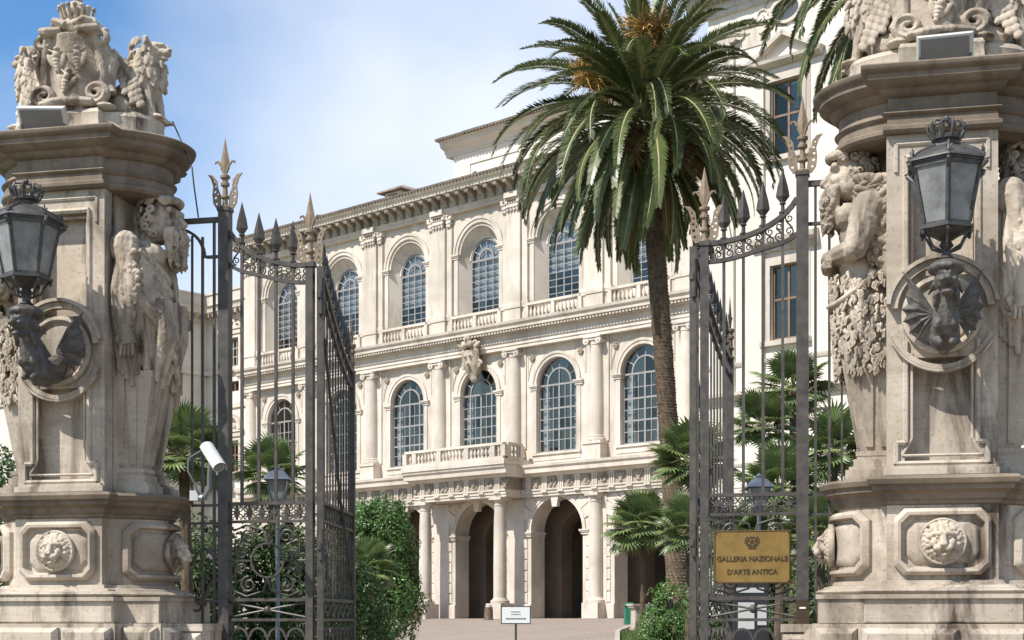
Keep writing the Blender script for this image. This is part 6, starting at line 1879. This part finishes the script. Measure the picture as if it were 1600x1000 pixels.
# ------------------------------------------------------------------ small things in the grounds
def sign():
    Y = 32.0; p = foot(806, Y); r = empty('notice_sign', p)
    z0 = pt(806,975,Y).z-p.z; z1 = pt(806,947,Y).z-p.z
    MB().lathe([(0.16,0),(0.16,0.025),(0.03,0.04),(0.022,0.06),(0.022,z0)], 14).build('post', MAT['dark_plastic'], r)
    MB().box(-0.31,0.31,-0.02,0.02,z0,z1).build('frame', MAT['dark_plastic'], r)
    MB().box(-0.29,0.29,-0.026,-0.019,z0+0.02,z1-0.02).build('sheet', MAT['sign_white'], r)
    h = z1-z0
    m = MB().box(-0.11,0.09,-0.03,-0.025,z0+h*0.66,z0+h*0.70).box(-0.10,0.10,-0.03,-0.025,z0+h*0.52,z0+h*0.55); m.build('printed_line', MAT['ink_grey'], r)
    m = MB()
    rr = random.Random(1); x = -0.21
    while x < 0.2:
        w = rr.uniform(0.02,0.06); m.box(x,x+w,-0.03,-0.025,z0+h*0.26,z0+h*0.33); x += w+0.012
    o = m.build('printed_line', MAT['ink_green'], r); o['kind'] = 'stuff'
    tag(r, 'small white notice in a dark frame on a thin post in the drive', 'sign')
sign()
def garden_lamp(px, top, Y, label):
    p = foot(px, Y); H_ = pt(px, top, Y).z-p.z; r = empty('garden_lamp', p)
    b = H_-0.52
    MB().lathe([(0.10,0),(0.10,0.12),(0.06,0.16),(0.05,0.5),(0.038,0.55),(0.034,b-0.1),(0.06,b-0.06),(0.05,b)], 12).build('post', MAT['blue_grey_post'], r)
    fr = MB(); lo_, hi_ = 0.085, 0.15
    C4 = [(1,1),(-1,1),(-1,-1),(1,-1)]
    for a, c in C4: fr.tube([(a*lo_,c*lo_,b),(a*hi_,c*hi_,b+0.30)], 0.012, 4)
    fr.box(-lo_-0.015,lo_+0.015,-lo_-0.015,lo_+0.015,b-0.02,b); fr.build('lantern_frame', MAT['slate_roof_metal'], r)
    for k in range(4):
        a, c = C4[k], C4[(k+1) % 4]
        MB().add([(a[0]*lo_,a[1]*lo_,b+0.01),(c[0]*lo_,c[1]*lo_,b+0.01),(c[0]*hi_,c[1]*hi_,b+0.29),(a[0]*hi_,a[1]*hi_,b+0.29)],[(0,1,2,3)]).build('pane', MAT['frosted_glass'], r)
    MB().loops([[(a*s,c*s,z) for a, c in C4] for s, z in ((0.20,b+0.30),(0.195,b+0.32),(0.10,b+0.43),(0.05,b+0.45),(0.05,b+0.47))]).lathe([(0.03,b+0.46),(0.05,b+0.48),(0.03,b+0.51),(0.005,b+0.53)], 10).build('lantern_roof', MAT['slate_roof_metal'], r)
    tag(r, label, 'lamp', 'lamps in the garden')
garden_lamp(434, 728, 23.5, 'square garden lantern on a blue-grey post behind the left gate panel')
garden_lamp(1186, 740, 24.0, 'square garden lantern on a post above the brass plaque')
def bollard(px, Y, label):
    p = foot(px, Y); r = empty('bollard', p+Vector((0,0,0.02)))
    MB().lathe([(0.24,0),(0.25,0.04),(0.23,0.08),(0.22,0.5),(0.20,0.6),(0.22,0.63),(0.20,0.66)], 14).build('body', MAT['bollard_bronze'], r)
    MB().lathe([(0.17,0.655),(0.16,0.72),(0.10,0.8),(0.001,0.83)], 14).build('cap', MAT['kerb_stone'], r)
    tag(r, label, 'bollard', 'bollards before the arcade')
bollard(649, 80.5, 'brown bollard beside the left portico column'); bollard(763.5, 78.5, 'brown bollard beside the right portico column')
def pedestal():
    p = foot(1003, 57); r = empty('stone_pedestal', p, 0.2)
    MB().box(-0.34,0.34,-0.34,0.34,-0.05,0.86).box(-0.39,0.39,-0.39,0.39,-0.05,0.12).build('block', TV, r)
    MB().box(-0.42,0.42,-0.42,0.42,0.86,0.93).box(-0.46,0.46,-0.46,0.46,0.93,1.0).build('cap', TV, r)
    tag(r, 'square stone pedestal with a moulded cap at the right of the drive', 'pedestal')
    p = foot(984, 64); r = empty('litter_bin', p, 0.1); r.scale = (0.8,0.8,0.85)
    MB().box(-0.27,0.27,-0.27,0.27,0.04,0.92).box(-0.29,0.29,-0.29,0.29,-0.01,0.10).build('body', MAT['bin_green'], r)
    MB().loops([[(a*s,c*s,z) for a, c in ((1,1),(-1,1),(-1,-1),(1,-1))] for s, z in ((0.31,0.92),(0.31,0.98),(0.12,1.1))]).build('lid', MAT['bin_green'], r)
    tag(r, 'green litter bin behind the stone pedestal', 'bin')
pedestal()
def board():
    p = foot(1165, 19.0); r = empty('notice_board', p, 0.0)
    for x in (-0.24,0.24): MB().box(x-0.02,x+0.02,-0.02,0.02,0,2.05).build('leg', MAT['grey_metal'], r)
    MB().box(-0.28,0.28,-0.045,-0.02,0.9,2.08).build('panel', MAT['dark_plastic'], r)
    MB().box(-0.1,0.1,-0.052,-0.044,1.45,1.78).build('sheet', MAT['blind_cloth'], r); MB().box(0.14,0.25,-0.052,-0.044,1.5,1.75).build('sheet', MAT['blind_cloth'], r)
    MB().box(-0.12,0.22,-0.05,-0.044,1.90,1.96).build('heading', MAT['blind_cloth'], r)
    tag(r, 'grey notice board with white sheets behind the plaque', 'notice board')
board()
